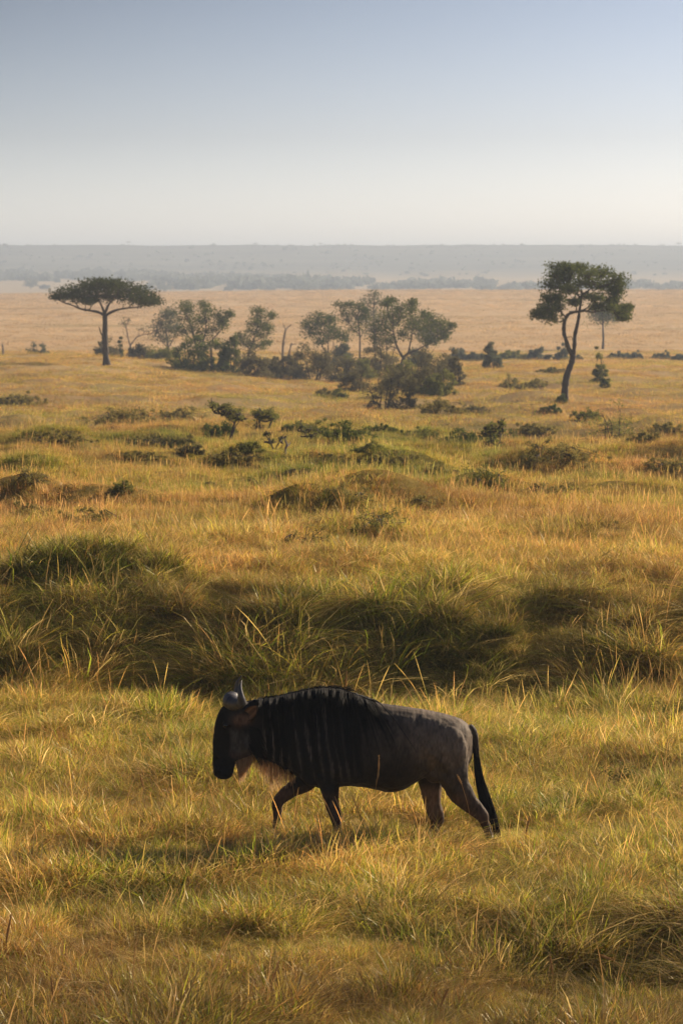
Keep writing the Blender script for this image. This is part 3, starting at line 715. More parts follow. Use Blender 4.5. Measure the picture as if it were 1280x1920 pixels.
    # --- eyes
    em, nt, out = new_mat('eye'); b = N(nt, 'BsdfPrincipled'); b.inputs['Base Color'].default_value = (.012, .008, .006, 1); b.inputs['Roughness'].default_value = .08
    nt.links.new(b.outputs[0], out.inputs[0])
    for s in (-1, 1):
        gg = Geo(); c = W(424, 1357, AY) + np.array([0, s * .098, 0])
        P = np.stack([c + np.array([0, d_, 0]) for d_ in np.linspace(-.018, .018, 9)]); R = .019 * np.sqrt(np.clip(1 - (np.linspace(-1, 1, 9) * .98) ** 2, 0, 1))
        gg.tube(P, R, 12, flat=(1, 0, 0)); gg.obj('eye', em, root, origin=ORG)
    # --- hooves
    fm, nt, out = new_mat('hoof'); b = N(nt, 'BsdfPrincipled'); b.inputs['Base Color'].default_value = (.02, .017, .015, 1); b.inputs['Roughness'].default_value = .45
    nt.links.new(b.outputs[0], out.inputs[0])
    for (cx, Y, ang, tz) in ((631, AY - .13, 0, 0), (512, AY + .12, -28, .01), (803, AY + .13, 0, 0), (917, AY - .14, 0, 0)):
        gg = Geo(); gx = (cx - 640) / F * Y
        a = math.radians(ang); ca, sa = math.cos(a), math.sin(a)
        for s in (-1, 1):      # cloven: two toes
            rg = []
            for (dx, dz, rx_, ry_) in [(.026, .085, .026, .018), (.018, .062, .032, .020), (.006, .035, .040, .022), (-.004, .012, .047, .023), (-.008, .0, .050, .024), (-.008, -.004, .045, .021)]:
                ph = np.arange(14) / 14 * 2 * math.pi
                X = dx + rx_ * np.cos(ph) * np.where(np.cos(ph) < 0, 1.25, .8); Zz = np.full(14, dz) - .012 * np.clip(-np.cos(ph), 0, 1) * (dz > .03)
                X, Zz = X * ca - (Zz - .08) * sa * -1 * 1, X * sa * -1 + (Zz - .08) * ca + .08
                rg.append(np.stack([gx + X, Y + s * .022 + ry_ * np.sin(ph), Zz + tz], -1))
            n_ = len(rg); VV = np.vstack(rg + [rg[0].mean(0)[None], rg[-1].mean(0)[None]]); i_ = np.arange(n_ - 1)[:, None] * 14; j_ = np.arange(14)[None]; k_ = (j_ + 1) % 14
            QQ = np.stack([i_ + j_, i_ + k_, i_ + k_ + 14, i_ + j_ + 14], -1).reshape(-1, 4); c0, c1, b0 = len(VV) - 2, len(VV) - 1, (n_ - 1) * 14
            gg.add(VV, np.vstack([QQ] + [np.array([(c0, (q + 2) % 14, (q + 1) % 14, q), (c1, b0 + q, b0 + (q + 1) % 14, b0 + (q + 2) % 14)]) for q in range(0, 14, 2)]))
        gg.obj('hoof', fm, root, origin=ORG)

    am, nt, out = new_mat('ear'); rr_ = attr(nt, 'rnd')
    col = mix(nt, rr_, (.30, .17, .10), (.030, .020, .015)); d_n = N(nt, 'BsdfDiffuse'); t_n = N(nt, 'BsdfTranslucent')
    nt.links.new(col, d_n.inputs[0]); nt.links.new(col, t_n.inputs[0]); m_n = N(nt, 'MixShader'); m_n.inputs[0].default_value = .3
    nt.links.new(d_n.outputs[0], m_n.inputs[1]); nt.links.new(t_n.outputs[0], m_n.inputs[2]); nt.links.new(m_n.outputs[0], out.inputs[0])
    for s in (-1, 1):
        # a cupped leaf with a thick base, opening towards the side
        c = W(458, 1346, AY) + np.array([0, s * .078, 0]) if s < 0 else W(452, 1340, AY) + np.array([0, s * .075, 0])
        ax = np.array([.125, s * .085, .150 if s < 0 else .12]); wd_ = np.cross(ax, [0, s * 1.0, .35]); wd_ /= np.linalg.norm(wd_); nn_ = np.cross(ax / np.linalg.norm(ax), wd_); nn_ *= s * np.sign(nn_[1])
        nu, nv = 12, 11; V_ = []; A_ = []
        for side_ in (0, 1):
            for a in range(nu):
                u = a / (nu - 1); half = .050 * (math.sin(math.pi * min(1, u * .93 + .12)) ** .75) + .002
                for b_ in range(nv):
                    v = b_ / (nv - 1) * 2 - 1; cup = .024 * (v * v) * (1 - .4 * u) - .02
                    V_.append(c + ax * u + wd_ * half * v + nn_ * (cup - side_ * .006) - np.array([0, 0, .02 * u * u])); A_.append(min(1, abs(v) ** 4 * .9 + (u > .9) * .8 + side_ * .8 + .5 * (abs(v) < .3) * (u < .8)))
        q_ = []
        for side_ in (0, 1):
            for a in range(nu - 1):
                for b_ in range(nv - 1):
                    k_ = side_ * nu * nv + a * nv + b_; f_ = (k_, k_ + 1, k_ + nv + 1, k_ + nv); q_.append(f_ if side_ == 0 else f_[::-1])
        for a in range(nu - 1):
            for b_ in (0, nv - 1):
                k_ = a * nv + b_; q_.append((k_, k_ + nv, k_ + nv + nu * nv, k_ + nu * nv))
        for b_ in range(nv - 1): k_ = (nu - 1) * nv + b_; q_.append((k_, k_ + 1, k_ + 1 + nu * nv, k_ + nu * nv))
        gg = Geo(); gg.add(np.array(V_), np.array(q_), np.array(A_)); gg.obj('ear', am, root, origin=ORG, attr='rnd')

    # --- hair: strands as thin tapering ribbons-in-the-round
    def hair_mat(name, c0, c1, rough, trans):
        m, nt, out = new_mat(name)
        r = attr(nt, 'rnd'); col = mix(nt, r, c0, c1)
        b = N(nt, 'BsdfPrincipled'); b.inputs['Roughness'].default_value = rough; b.inputs['Specular IOR Level'].default_value = .15; nt.links.new(col, b.inputs['Base Color'])
        t = N(nt, 'BsdfTranslucent'); nt.links.new(col, t.inputs[0])
        mx = N(nt, 'MixShader'); mx.inputs[0].default_value = trans; nt.links.new(b.outputs[0], mx.inputs[1]); nt.links.new(t.outputs[0], mx.inputs[2])
        nt.links.new(mx.outputs[0], out.inputs[0]); return m
    black = hair_mat('black_hair', (.004, .004, .0045), (.016, .014, .013), .8, .0)
    blond = hair_mat('beard_hair', (.38, .24, .13), (.84, .60, .34), .5, .62)
    hr = random.Random(3)
    from mathutils.bvhtree import BVHTree
    bvh = BVHTree.FromPolygons([tuple(v) for v in V], [tuple(p.vertices) for p in me.polygons])
    def strands(name, roots, mat, nseg=7, ribbon=False):
        gg = Geo()
        for (P, w) in roots:
            if ribbon:
                Pp = smooth_path(P, 3); R = np.linspace(1, .15, len(Pp)) ** .7 * w; a_ = hr.uniform(-1.2, 1.2)
                off = np.stack([np.cos(a_) * R, np.sin(a_) * R, 0 * R], -1); k_ = np.arange(len(Pp) - 1) * 2
                gg.add(np.stack([Pp - off, Pp + off], 1).reshape(-1, 3), np.stack([k_, k_ + 1, k_ + 3, k_ + 2], -1), a=hr.random()); continue
            Pp = smooth_path(P, 3); R = np.linspace(1, .12, len(Pp)) ** .7 * w
            gg.tube(Pp, R, 4, a=hr.random())
        return gg.obj(name, mat, root, smooth=False, attr='rnd')
    def outward(p, off=.006):
        """keep a hair point just outside the coat"""
        loc, nor, i, d_ = bvh.find_nearest(Vector(p))
        v = Vector(p) - loc
        if v.dot(nor) < off: return np.array(loc + nor * off)
        return p
    R_ = []
    # mane: from the crest, falling over both flanks
    TOP = np.array([(t[0], t[1]) for t in ST if 470 <= t[0] <= 700])
    for q in range(1500):
        u = hr.random() ** .8; pxx = 482 + u * 208
        pyy = np.interp(pxx, TOP[:, 0], TOP[:, 1])
        s = -1 if hr.random() < .68 else 1
        L = (.10 + .55 * hr.random() ** 1.5) * (.65 + .7 * math.exp(-((pxx - 640) / 50) ** 2)) * (.75 + .5 * math.sin(pxx * .31 + 2 * math.sin(pxx * .11)))
        p = W(pxx, pyy, AY) - ORG + np.array([0, s * hr.uniform(0, .03), .004])
        P = [p]; dr = hr.uniform(-.02, .16) + max(0, (pxx - 645) / 80.) * .95; k = 7
        for j in range(1, k):
            f = j / (k - 1); q_ = P[-1] + np.array([dr * L / k * (1 if j > 1 else 1.5), s * .045 * (1.3 - f), -L / k * (.25 if j == 1 else 1)]); P.append(outward(q_, .004 + hr.random() * .007))
        R_.append((np.array(P), hr.uniform(.0018, .0042)))
    # a few rising and tangled along the crest
    for q in range(160):
        pxx = 484 + hr.random() * 170; pyy = np.interp(pxx, TOP[:, 0], TOP[:, 1]); p = W(pxx, pyy, AY) - ORG + np.array([0, hr.uniform(-.02, .02), -.003])
        R_.append((np.array([p, p + [.012, 0, .012], p + [.035 + hr.random() * .03, hr.uniform(-.03, .03), .014 + .016 * hr.random()], p + [.08, hr.uniform(-.06, .06), -.01]]), .0022))
    for q in range(100):     # loose locks that fall forward of the shoulder and down the neck, each on its own
        pxx = 495 + hr.random() * 190; pyy = np.interp(pxx, TOP[:, 0], TOP[:, 1]); L = hr.uniform(.25, .62)
        p = W(pxx, pyy + hr.uniform(2, 16), AY) - ORG + np.array([0, -.07, 0]); P = [outward(p, .006)]; dr = hr.uniform(-.04, .10) + max(0, (pxx - 655) / 60.) * .6; wv = hr.uniform(-.05, .05)
        for j in range(1, 8): P.append(outward(P[-1] + np.array([(dr + wv * math.sin(j * 1.3 + q)) * L / 7, -.012, -L / 7]), .006 + .006 * hr.random()))
        R_.append((np.array(P), hr.uniform(.0025, .0045)))
    strands('mane', R_, black)
    # neck hair: dark dense hair down the throat edge
    R_ = []
    for q in range(260):
        pxx = hr.uniform(470, 560); pyy = np.interp(pxx, [466, 503, 540, 565], [1408, 1426, 1443, 1461]); s = hr.uniform(-1, 1)
        p = W(pxx, pyy - 10 * abs(s) - hr.random() * 22, AY) - ORG + np.array([0, s * .10, 0]); p = outward(p, .002)
        L = hr.uniform(.02, .06)
        R_.append((np.array([p, p + [.01, s * .012, -L * .4], p + [.02, s * .012, -L]]), .0026))
    for sg in (-1, 1): strands('throat_hair', [q for q in R_ if (q[0][0][1] >= 0) == (sg > 0)], black)     # one on each side of the neck
    R_ = []
    for q in range(260):     # long hair hanging from cheek and jaw angle, swept back
        pxx = hr.uniform(466, 486); pyy = hr.uniform(1358, 1402); s = -1 if hr.random() < .6 else 1
        p = W(pxx, pyy, AY) - ORG + np.array([0, s * .09, 0]); p = outward(p, .003); L = hr.uniform(.08, .17)
        P = [p]
        for j in range(4): P.append(outward(P[-1] + np.array([L * .13, s * .002, -L * .25]), .004))
        R_.append((np.array(P), .0028))
    for sg in (-1, 1): strands('cheek_hair', [q for q in R_ if (q[0][0][1] >= 0) == (sg > 0)], black)     # one on each side of the neck
    # beard: a tuft under the jaw and the fringe along the throat
    R_ = []
    for q in range(620):
        u = hr.random(); pxx = 440 + u * 36; pyy = 1424 - u * 9; s = hr.uniform(-1, 1)
        p = W(pxx, pyy, AY) - ORG + np.array([0, s * .045, .0]); L = (.24 if pxx > 444 else .17) * hr.uniform(.6, 1.0) * (1 - .30 * u)
        tx = (455 - pxx) / 222. * .75 + hr.uniform(-.02, .02) - .004
        R_.append((np.array([p, p + [tx * .2 + .004, s * .01, -L * .35], p + [tx * .65, s * .008, -L * .7], p + [tx, -s * .012, -L]]), hr.uniform(.0012, .0026)))
    for q in range(760):
        u = hr.random(); pxx = 472 + u * 80; pyy = np.interp(pxx, [474, 503, 540, 565], [1416, 1424, 1441, 1459]); s = hr.uniform(-1, 1)
        p = W(pxx, pyy - 4, AY) - ORG + np.array([0, s * .05, .0])
        lock = .55 + .45 * math.sin(pxx * .9) * math.sin(pxx * .23 + 1)
        L = (.11 + .17 * math.exp(-((pxx - 510) / 26) ** 2)) * hr.uniform(.5, 1.1) * (.7 + .45 * lock)
        tx = hr.uniform(-.015, .02)
        R_.append((np.array([p, p + [tx * .3, s * .01, -L * .4], p + [tx * .7, s * .01, -L * .75], p + [tx, 0, -L]]), hr.uniform(.0010, .0022)))
    strands('beard', R_, blond, ribbon=True)
    # tail: a long switch hanging from the dock
    R_ = []
    cl = np.array([(887, 1372), (891, 1395), (893, 1422), (896, 1446), (901, 1470), (908, 1495), (914, 1517), (920, 1537), (927, 1556), (933, 1570)], float)
    wd = np.array([5, 6, 6, 8, 10.5, 13, 15, 14.5, 11, 6.0])
    for q in range(620):
        a0 = int(hr.random() ** .9 * 6.2); a1 = min(9, a0 + hr.randint(3, 6)); o1 = hr.uniform(-1, 1); s = hr.uniform(-1, 1)
        P = [W(cl[k][0] + o1 * wd[k] * .85 + hr.uniform(-.5, .5), cl[k][1], AY + s * wd[k] / 222 * .8) - ORG for k in range(a0, a1 + 1)]
        R_.append((np.array(P), hr.uniform(.002, .0042)))
    for q in range(26):
        k = hr.randint(1, 3); p = W(cl[k][0] - 5, cl[k][1], AY) - ORG
        R_.append((np.array([p, p + [-.014, 0, -.05], p + [-.022 + hr.random() * .02, 0, -.13]]), .0016))
    strands('tail_switch', R_, black)
    return root
build_wildebeest()

# ------------------------------------------------------------------ trees and shrubs
tr = np.random.RandomState(11)
def leaves(name, centres, radii, n_per, size, mat, parent, origin, flat=1.0, seed=0):
    """many small leaf-sprays round the twig tips"""
    r = np.random.RandomState(seed + 77)
    C = np.repeat(centres, n_per, axis=0); R = np.repeat(radii, n_per)
    n = len(C); d = r.randn(n, 3); d /= np.linalg.norm(d, axis=1)[:, None]
    P = C + d * (R * r.rand(n) ** .45)[:, None] * np.array([1, 1, flat])
    a = r.randn(n, 3); a /= np.linalg.norm(a, axis=1)[:, None]
    b = np.cross(a, r.randn(n, 3)); b /= np.linalg.norm(b, axis=1)[:, None]
    s = size * (.5 + r.rand(n))[:, None]
    V = np.stack([P - a * s, P + b * s * .55, P + a * s, P - b * s * .45], 1).reshape(-1, 3) - origin
    rn = np.repeat(np.clip(np.repeat(r.rand(len(centres)), n_per) * .6 + r.rand(n) * .5, 0, 1), 4)
    return link(mesh_obj(name, V, 4, np.arange(n * 4), mat, parent, False, {'rnd': ('POINT', 'FLOAT', rn)}))

def tree(name, label, cat, Y, base, stems, clumps, leaf='green', group=None, depth=1.0, tip=.42, n_tips=7, n_per=26, size=.075, r0=.16, twig=True, flat=.8, trunk_mat=None, seed=0, crown_name='crown', layers=2, zoff=-.05, full=1.15):
    """stems: polylines of photograph points with a radius in metres at the first and last point.
       clumps: (px, py, rx, ry) foliage masses; each stands at its own depth in the crown."""
    r = np.random.RandomState(seed + 5)
    bx, by = base
    o = ground_at(bx, Y); root = empty(name, o); tag(root, label, cat, group)
    # the crown is drawn on the tree's own plane, then lowered or raised with its foot
    dz = o[2] - W(bx, by, Y)[2]
    def pt(px, py, dy=0.0):
        p = W(px, py, Y); p[1] += dy; p[2] += dz; return p
    sc_ = Y / F
    g = Geo(); nodes = []
    for k, (pts, ra, rb) in enumerate(stems):
        wob = [0] + list(np.cumsum(r.randn(len(pts) - 1) * .12 * depth)) if k else [0] * len(pts)
        P = [pt(px, py, w) for (px, py), w in zip(pts, wob)]
        if k == 0: P[0] = P[0] + [0, 0, zoff - .15]
        P, R = smooth_path(P, 5, np.linspace(ra, rb, len(P)))
        R = R * (1 + .10 * r.randn(len(R)).clip(-1.5, 1.5))
        if k == 0: R[:3] *= np.array([1.45, 1.2, 1.08])
        g.tube(P, R, 8); nodes += [(p, q) for p, q in zip(P[len(P) // 3:], R[len(R) // 3:])]
    NP = np.array([n_[0] for n_ in nodes]); NR = np.array([n_[1] for n_ in nodes])
    cen = []; rad = []
    if len(clumps):
        cxm = np.mean([c[0] for c in clumps]); hw = max(abs(c[0] - cxm) + c[2] for c in clumps) * sc_
        for (px, py, rx, ry) in clumps:
            for L in range(layers):
                room = math.sqrt(max(.08, 1 - (abs(px - cxm) * sc_ / hw) ** 2)) * hw * depth
                dy = r.uniform(-1, 1) * room * (.9 if L else .5)
                jit = r.randn(2) * .18 if L else np.zeros(2)
                c = pt(px + jit[0] * rx, py + jit[1] * ry, dy)
                a, b_ = rx * sc_, ry * sc_ * (1.5 if name == 'acacia_tree' else 1.0)
                # limb from the nearest wood below to this clump
                cost = np.linalg.norm(NP - c, axis=1) + 1.2 * np.clip(NP[:, 2] - c[2], 0, None)
                i = cost.argmin(); p0, q0 = NP[i], NR[i]
                mid = (p0 + c) / 2 + np.array([r.randn() * .12, r.randn() * .12, -.12 * np.linalg.norm(c - p0)])
                P, R = smooth_path([p0, mid, c], 4, np.array([min(q0 * .75, .03 + .03 * np.linalg.norm(c - p0)), .03, .018]) * (r0 / .16) ** .5)
                g.tube(P, R, 6)
                for t in range(n_tips):
                    d = r.randn(3); d /= np.linalg.norm(d); d[2] = abs(d[2]) * .9 - .25
                    e = c + d * np.array([a, max(a * .8, .3), b_]) * r.uniform(.35, 1.12)
                    if twig:
                        PP, RR = smooth_path([c + (P[-3] - c) * r.rand(), (c + e) / 2 + r.randn(3) * .06, e], 2, [.018, .012, .006]); g.tube(PP, RR, 4)
                    cen.append(e); rad.append(1.45 * tip * r.uniform(.55, 1.15) * min(1.2, max(.5, min(a, b_ * 1.4) / .55)))
    g.obj('trunk', trunk_mat or BARK, root, origin=o)
    if len(cen): leaves(crown_name, np.array(cen), np.array(rad), int(n_per * full), size, LEAF[leaf], root, o, flat, seed)
    return root

# --- the flat-topped acacia on the left
tree('acacia_tree', 'flat topped umbrella acacia with a dark wide crown on the left slope', 'tree', 215, (201, 686),
     [([(201, 686), (198, 660), (197, 636), (197.5, 612), (197, 592)], .26, .17), ([(197, 593), (184, 587), (169, 584), (152, 581), (138, 575), (120, 569), (108, 563)], .12, .03),
      ([(197, 595), (205, 589), (216, 584), (228, 581), (242, 579), (262, 577), (276, 574)], .12, .03), ([(197, 592), (192, 578), (186, 566), (176, 556)], .11, .04), ([(197, 590), (203, 575), (212, 562), (222, 553)], .11, .04),
      ([(195.5, 632), (190, 627), (187.5, 618), (185.5, 615)], .07, .03), ([(150, 581), (140, 568), (130, 562)], .05, .02), ([(240, 580), (250, 570), (262, 566)], .05, .02)],
     [(108, 558, 9, 4), (122, 556, 17, 8), (140, 551, 22, 11), (158, 546, 24, 13), (178, 542, 26, 14), (200, 541, 26, 14), (220, 542, 24, 14), (240, 546, 22, 13), (258, 552, 20, 12), (274, 558, 18, 10), (288, 566, 12, 7),
      (150, 559, 26, 8), (185, 557, 28, 9), (215, 558, 28, 9), (245, 563, 24, 8), (170, 566, 16, 5), (268, 569, 16, 6), (190, 532, 22, 6), (215, 533, 20, 6)],
     'acacia', depth=.9, tip=.62, n_tips=9, n_per=24, size=.085, r0=.2, flat=.5, seed=1, layers=3, full=.95)
# --- the tall tree on the right with twin crossing stems
tree('savanna_tree', 'tall tree on the right with two twisting stems and a rounded green crown', 'tree', 158, (1058, 757),
     [([(1058, 757), (1058, 740), (1060, 718), (1065, 700), (1071, 684), (1074, 668)], .22, .15), ([(1074, 676), (1066, 660), (1060, 644), (1056, 628), (1056.5, 611), (1061, 598), (1070, 591), (1084, 589)], .13, .08),
      ([(1074, 670), (1076, 650), (1077, 634), (1081, 616), (1084, 600), (1086, 588), (1089, 570), (1091, 553)], .12, .06), ([(1084, 589), (1097, 588), (1108, 590), (1120, 588.5), (1134, 587.5), (1152, 588)], .06, .025),
      ([(1060, 600), (1050, 590), (1040, 586), (1030, 588)], .05, .02), ([(1090, 560), (1105, 548), (1120, 540)], .06, .02), ([(1089, 566), (1075, 550), (1064, 538)], .06, .02), ([(1057, 640), (1070, 636), (1073, 645)], .025, .015),
      ([(1134, 587.5), (1150, 580), (1166, 584)], .03, .012)],
     [(1054, 509, 17, 9), (1087, 507, 20, 8), (1070, 512, 20, 10), (1037, 523, 14, 12), (1062, 528, 20, 14), (1098, 520, 22, 12), (1128, 517, 20, 11), (1150, 528, 16, 12), (1160, 541, 12, 12), (1036, 543, 18, 13), (1064, 548, 20, 10),
      (1098, 538, 20, 9), (1128, 542, 20, 12), (1152, 555, 16, 10), (1028, 567, 13, 12), (1048, 566, 14, 9), (1020, 584, 14, 11), (1008, 595, 12, 8), (1028, 600, 14, 13), (1042, 582, 12, 10), (1110, 562, 15, 8),
      (1122, 580, 12, 7), (1146, 584, 12, 6), (1162, 590, 14, 9), (1178, 581, 9, 5), (1166, 602, 8, 5), (1148, 570, 14, 7), (1078, 572, 10, 6)],
     'green', depth=.85, tip=.46, n_tips=10, n_per=30, size=.066, r0=.18, seed=2, layers=3, full=.7)
# --- central thicket, left to right
tree('savanna_tree', 'slender pale grey green tree at the left end of the thicket', 'tree', 290, (314, 668),
     [([(314, 668), (313, 655), (315, 640), (313, 622), (310, 605)], .13, .06), ([(314, 645), (322, 632), (328, 620)], .06, .03), ([(313, 640), (302, 628), (298, 618)], .05, .03)],
     [(310, 580, 10, 8), (318, 592, 14, 10), (302, 598, 13, 10), (296, 612, 14, 9), (315, 610, 14, 9), (330, 604, 10, 10), (308, 625, 18, 7), (322, 578, 6, 6)], 'grey', tip=.7, n_tips=7, n_per=20, size=.10, seed=3)
tree('savanna_tree', 'multi stemmed leafy tree in the thicket right of the pale slender one', 'tree', 262, (374, 690),
     [([(374, 690), (371, 665), (366, 645), (360, 622), (352, 600)], .15, .06), ([(372, 672), (380, 648), (386, 622), (384, 598)], .10, .05), ([(376, 668), (395, 645), (412, 626), (424, 608), (428, 597)], .09, .03), ([(366, 645), (350, 632), (344, 615)], .06, .03)],
     [(345, 577, 15, 8), (352, 588, 14, 9), (382, 576, 13, 6), (388, 586, 10, 7), (348, 602, 18, 12), (370, 604, 14, 10), (388, 606, 16, 13), (410, 594, 13, 8), (418, 603, 10, 7), (430, 592, 7, 10), (402, 622, 18, 10), (360, 622, 20, 11), (380, 628, 20, 11), (340, 626, 12, 10), (372, 645, 26, 12), (415, 612, 10, 8)],
     'green', tip=.55, n_tips=7, n_per=24, size=.085, seed=4)
tree('savanna_tree', 'upright tree with a ragged crown between the leafy thicket and dead snag', 'tree', 258, (464, 688),
     [([(464, 688), (464, 670), (466, 655), (472, 638), (478, 618), (484, 598)], .13, .05), ([(470, 645), (458, 636), (450, 628)], .06, .03), ([(474, 632), (488, 625), (500, 618)], .05, .02), ([(480, 612), (496, 600), (505, 590)], .04, .02)],
     [(482, 573, 12, 7), (488, 583, 16, 9), (508, 583, 8, 10), (478, 597, 16, 9), (494, 600, 14, 8), (474, 612, 14, 8), (488, 618, 14, 8), (452, 622, 14, 7), (444, 634, 13, 8), (464, 634, 14, 8), (500, 634, 16, 6), (482, 640, 16, 7), (503, 607, 9, 8)],
     'green', tip=.50, n_tips=7, n_per=24, size=.08, seed=5)
tree('savanna_tree', 'rounded dark tree just right of the forked dead snag', 'tree', 268, (616, 682),
     [([(616, 682), (616, 668), (617, 655), (614, 648)], .15, .10), ([(615, 652), (606, 640), (600, 626), (596, 606)], .08, .03), ([(616, 654), (628, 645), (638, 634), (645, 618)], .08, .03), ([(615, 650), (615, 630), (616, 610)], .07, .03)],
     [(575, 601, 12, 11), (597, 580, 15, 9), (590, 594, 16, 10), (606, 594, 17, 11), (586, 612, 17, 9), (606, 612, 20, 11), (624, 602, 15, 12), (626, 620, 18, 9), (604, 628, 16, 7), (642, 614, 12, 10), (618, 585, 9, 7)],
     'fig', tip=.55, n_tips=7, n_per=26, size=.085, seed=6)
tree('savanna_tree', 'thin straight trunked tree between two broader crowns in the thicket', 'tree', 275, (673, 690),
     [([(673, 690), (674, 665), (674.5, 640), (673, 618), (670, 600)], .10, .06), ([(674, 636), (682, 622), (690, 610)], .05, .02), ([(674, 628), (662, 618), (654, 608)], .05, .02)],
     [(640, 574, 14, 6), (658, 572, 16, 6), (674, 576, 10, 7), (650, 586, 18, 8), (668, 590, 16, 9), (655, 602, 16, 9), (676, 606, 13, 9), (666, 622, 14, 8), (684, 598, 9, 8), (684, 584, 6, 6)],
     'fig', tip=.52, n_tips=6, n_per=24, size=.082, seed=7)
tree('savanna_tree', 'faint greyish tree standing behind the widest crown of the thicket', 'tree', 330, (702, 672),
     [([(702, 672), (702, 650), (701, 620), (700, 590)], .14, .07)],
     [(700, 566, 14, 6), (690, 582, 11, 9), (706, 578, 12, 9), (696, 600, 14, 10), (704, 616, 14, 9), (690, 632, 12, 7)], 'grey', tip=.75, n_tips=6, n_per=18, size=.11, seed=8)
tree('savanna_tree', 'widest spreading tree of the central thicket on a short forked trunk', 'tree', 248, (752, 684),
     [([(752, 684), (753, 674), (756, 664), (756, 656)], .22, .16), ([(755, 660), (748, 648), (742, 634), (738, 616), (736, 598)], .12, .04), ([(757, 658), (765, 650), (768, 636), (772, 616), (776, 600)], .10, .04), ([(757, 658), (770, 650), (784, 644), (798, 636), (808, 626)], .10, .04),
      ([(746, 643), (734, 640), (725, 634)], .06, .02), ([(715, 652), (708, 640), (704, 632)], .04, .03), ([(800, 634), (816, 620), (830, 612), (846, 606)], .05, .02), ([(738, 612), (726, 604), (716, 600)], .05, .02)],
     [(734, 553, 12, 5), (724, 558, 8, 6), (773, 557, 8, 7), (748, 566, 20, 9), (770, 570, 12, 8), (730, 576, 18, 11), (752, 582, 22, 11), (716, 590, 16, 12), (736, 598, 22, 12), (706, 604, 16, 12), (720, 614, 22, 11), (702, 626, 14, 10), (776, 588, 18, 10), (796, 580, 14, 7),
      (766, 602, 18, 10), (786, 604, 20, 12), (808, 588, 18, 8), (806, 602, 18, 9), (828, 596, 16, 8), (846, 602, 12, 5), (820, 612, 18, 10), (794, 620, 18, 10), (834, 612, 10, 7), (758, 618, 12, 8), (808, 628, 16, 7), (730, 628, 12, 6), (834, 622, 8, 6)],
     'green', tip=.55, n_tips=7, n_per=26, size=.085, r0=.2, seed=9)
tree('savanna_tree', 'blue grey tree lower and farther back at the right of the thicket', 'tree', 345, (800, 672),
     [([(800, 672), (800, 655), (802, 640)], .14, .08)], [(792, 640, 10, 8), (806, 634, 14, 9), (818, 642, 9, 8), (798, 652, 13, 9), (812, 655, 11, 7)], 'grey', tip=.8, n_tips=6, n_per=22, size=.11, seed=10)
tree('savanna_tree', 'pale faint tree behind the tall twin stemmed tree on the right', 'tree', 340, (1129, 672),
     [([(1129, 672), (1130, 655), (1129.5, 640), (1129, 624), (1128, 608)], .16, .08), ([(1129, 628), (1120, 620), (1112, 616)], .05, .02), ([(1129, 624), (1138, 614), (1142, 606)], .05, .02)],
     [(1128, 594, 18, 9), (1116, 606, 15, 9), (1138, 606, 16, 9), (1126, 616, 16, 8), (1144, 596, 12, 8), (1128, 606, 14, 9), (1150, 604, 10, 8), (1144, 614, 9, 6)], 'green', tip=.9, n_tips=8, n_per=22, size=.11, seed=11)
# --- bare and dead wood
tree('bare_tree', 'nearly leafless grey tree beside the umbrella acacia', 'tree', 270, (244, 672),
     [([(244, 672), (244, 655), (245, 636)], .14, .10), ([(245, 640), (240, 622), (238, 608), (236, 598)], .08, .04), ([(245, 636), (252, 627), (258, 621), (270, 617), (280, 616)], .07, .03), ([(238, 606), (230, 600), (226, 594)], .04, .01), ([(237, 602), (241, 592), (240, 586)], .04, .01),
      ([(268, 617), (274, 608), (274, 602)], .03, .01), ([(258, 621), (262, 612), (260, 605)], .03, .01), ([(240, 622), (232, 614), (230, 606)], .03, .01), ([(280, 616), (288, 612), (296, 610)], .03, .01)],
     [(232, 596, 10, 6), (240, 590, 8, 5), (266, 606, 10, 6)], 'grey', tip=.5, n_tips=5, n_per=5, size=.07, seed=12, trunk_mat=DEADW, crown_name='foliage')
tree('dead_tree', 'tall forked dead snag standing in the brush', 'dead tree', 250, (531, 690),
     [([(531, 690), (530, 665), (530.5, 640), (533, 622), (536, 608)], .13, .07), ([(536, 610), (532, 603), (530.5, 597)], .05, .02), ([(536, 609), (541, 604), (547, 600)], .05, .02), ([(531, 640), (536, 632), (538, 628)], .03, .01)], [], trunk_mat=DEADW, seed=13)
tree('dead_tree', 'shorter leaning dead snag right of the tall forked one', 'dead tree', 246, (540, 695),
     [([(540, 695), (541, 672), (544, 655), (547, 645)], .10, .05), ([(544, 650), (551, 647), (557, 648)], .04, .02)], [], trunk_mat=DEADW, seed=14)
tree('dead_stump', 'weathered upright post of dead wood at the far left edge', 'stump', 250, (7, 664),
     [([(7, 664), (6.5, 650), (5, 636)], .10, .06), ([(6, 648), (8, 644)], .04, .02)], [], trunk_mat=DEADW, seed=15)
tree('dead_stump', 'twisted dead stump curling up from the grass in the middle distance', 'stump', 66, (534, 866),
     [([(534, 868), (535, 859), (538, 851), (536, 844), (534, 837), (537, 831)], .035, .008), ([(537, 853), (542, 850), (544, 845)], .02, .006)], [], trunk_mat=DEADW, seed=16)
tree('dead_shrub', 'leafless twiggy shrub left of the twisted stump', 'shrub', 69, (512, 862),
     [([(512, 862), (512, 848), (508, 836), (500, 822), (492, 812)], .03, .006), ([(512, 850), (520, 838), (528, 824), (534, 814)], .02, .005), ([(510, 840), (506, 826), (510, 812)], .015, .005), ([(514, 845), (522, 846), (532, 836)], .015, .005), ([(508, 836), (498, 832), (490, 824)], .012, .004)],
     [(500, 818, 9, 7), (526, 826, 8, 7), (510, 832, 10, 7)], 'olive', tip=.14, n_tips=5, n_per=5, size=.020, seed=17)
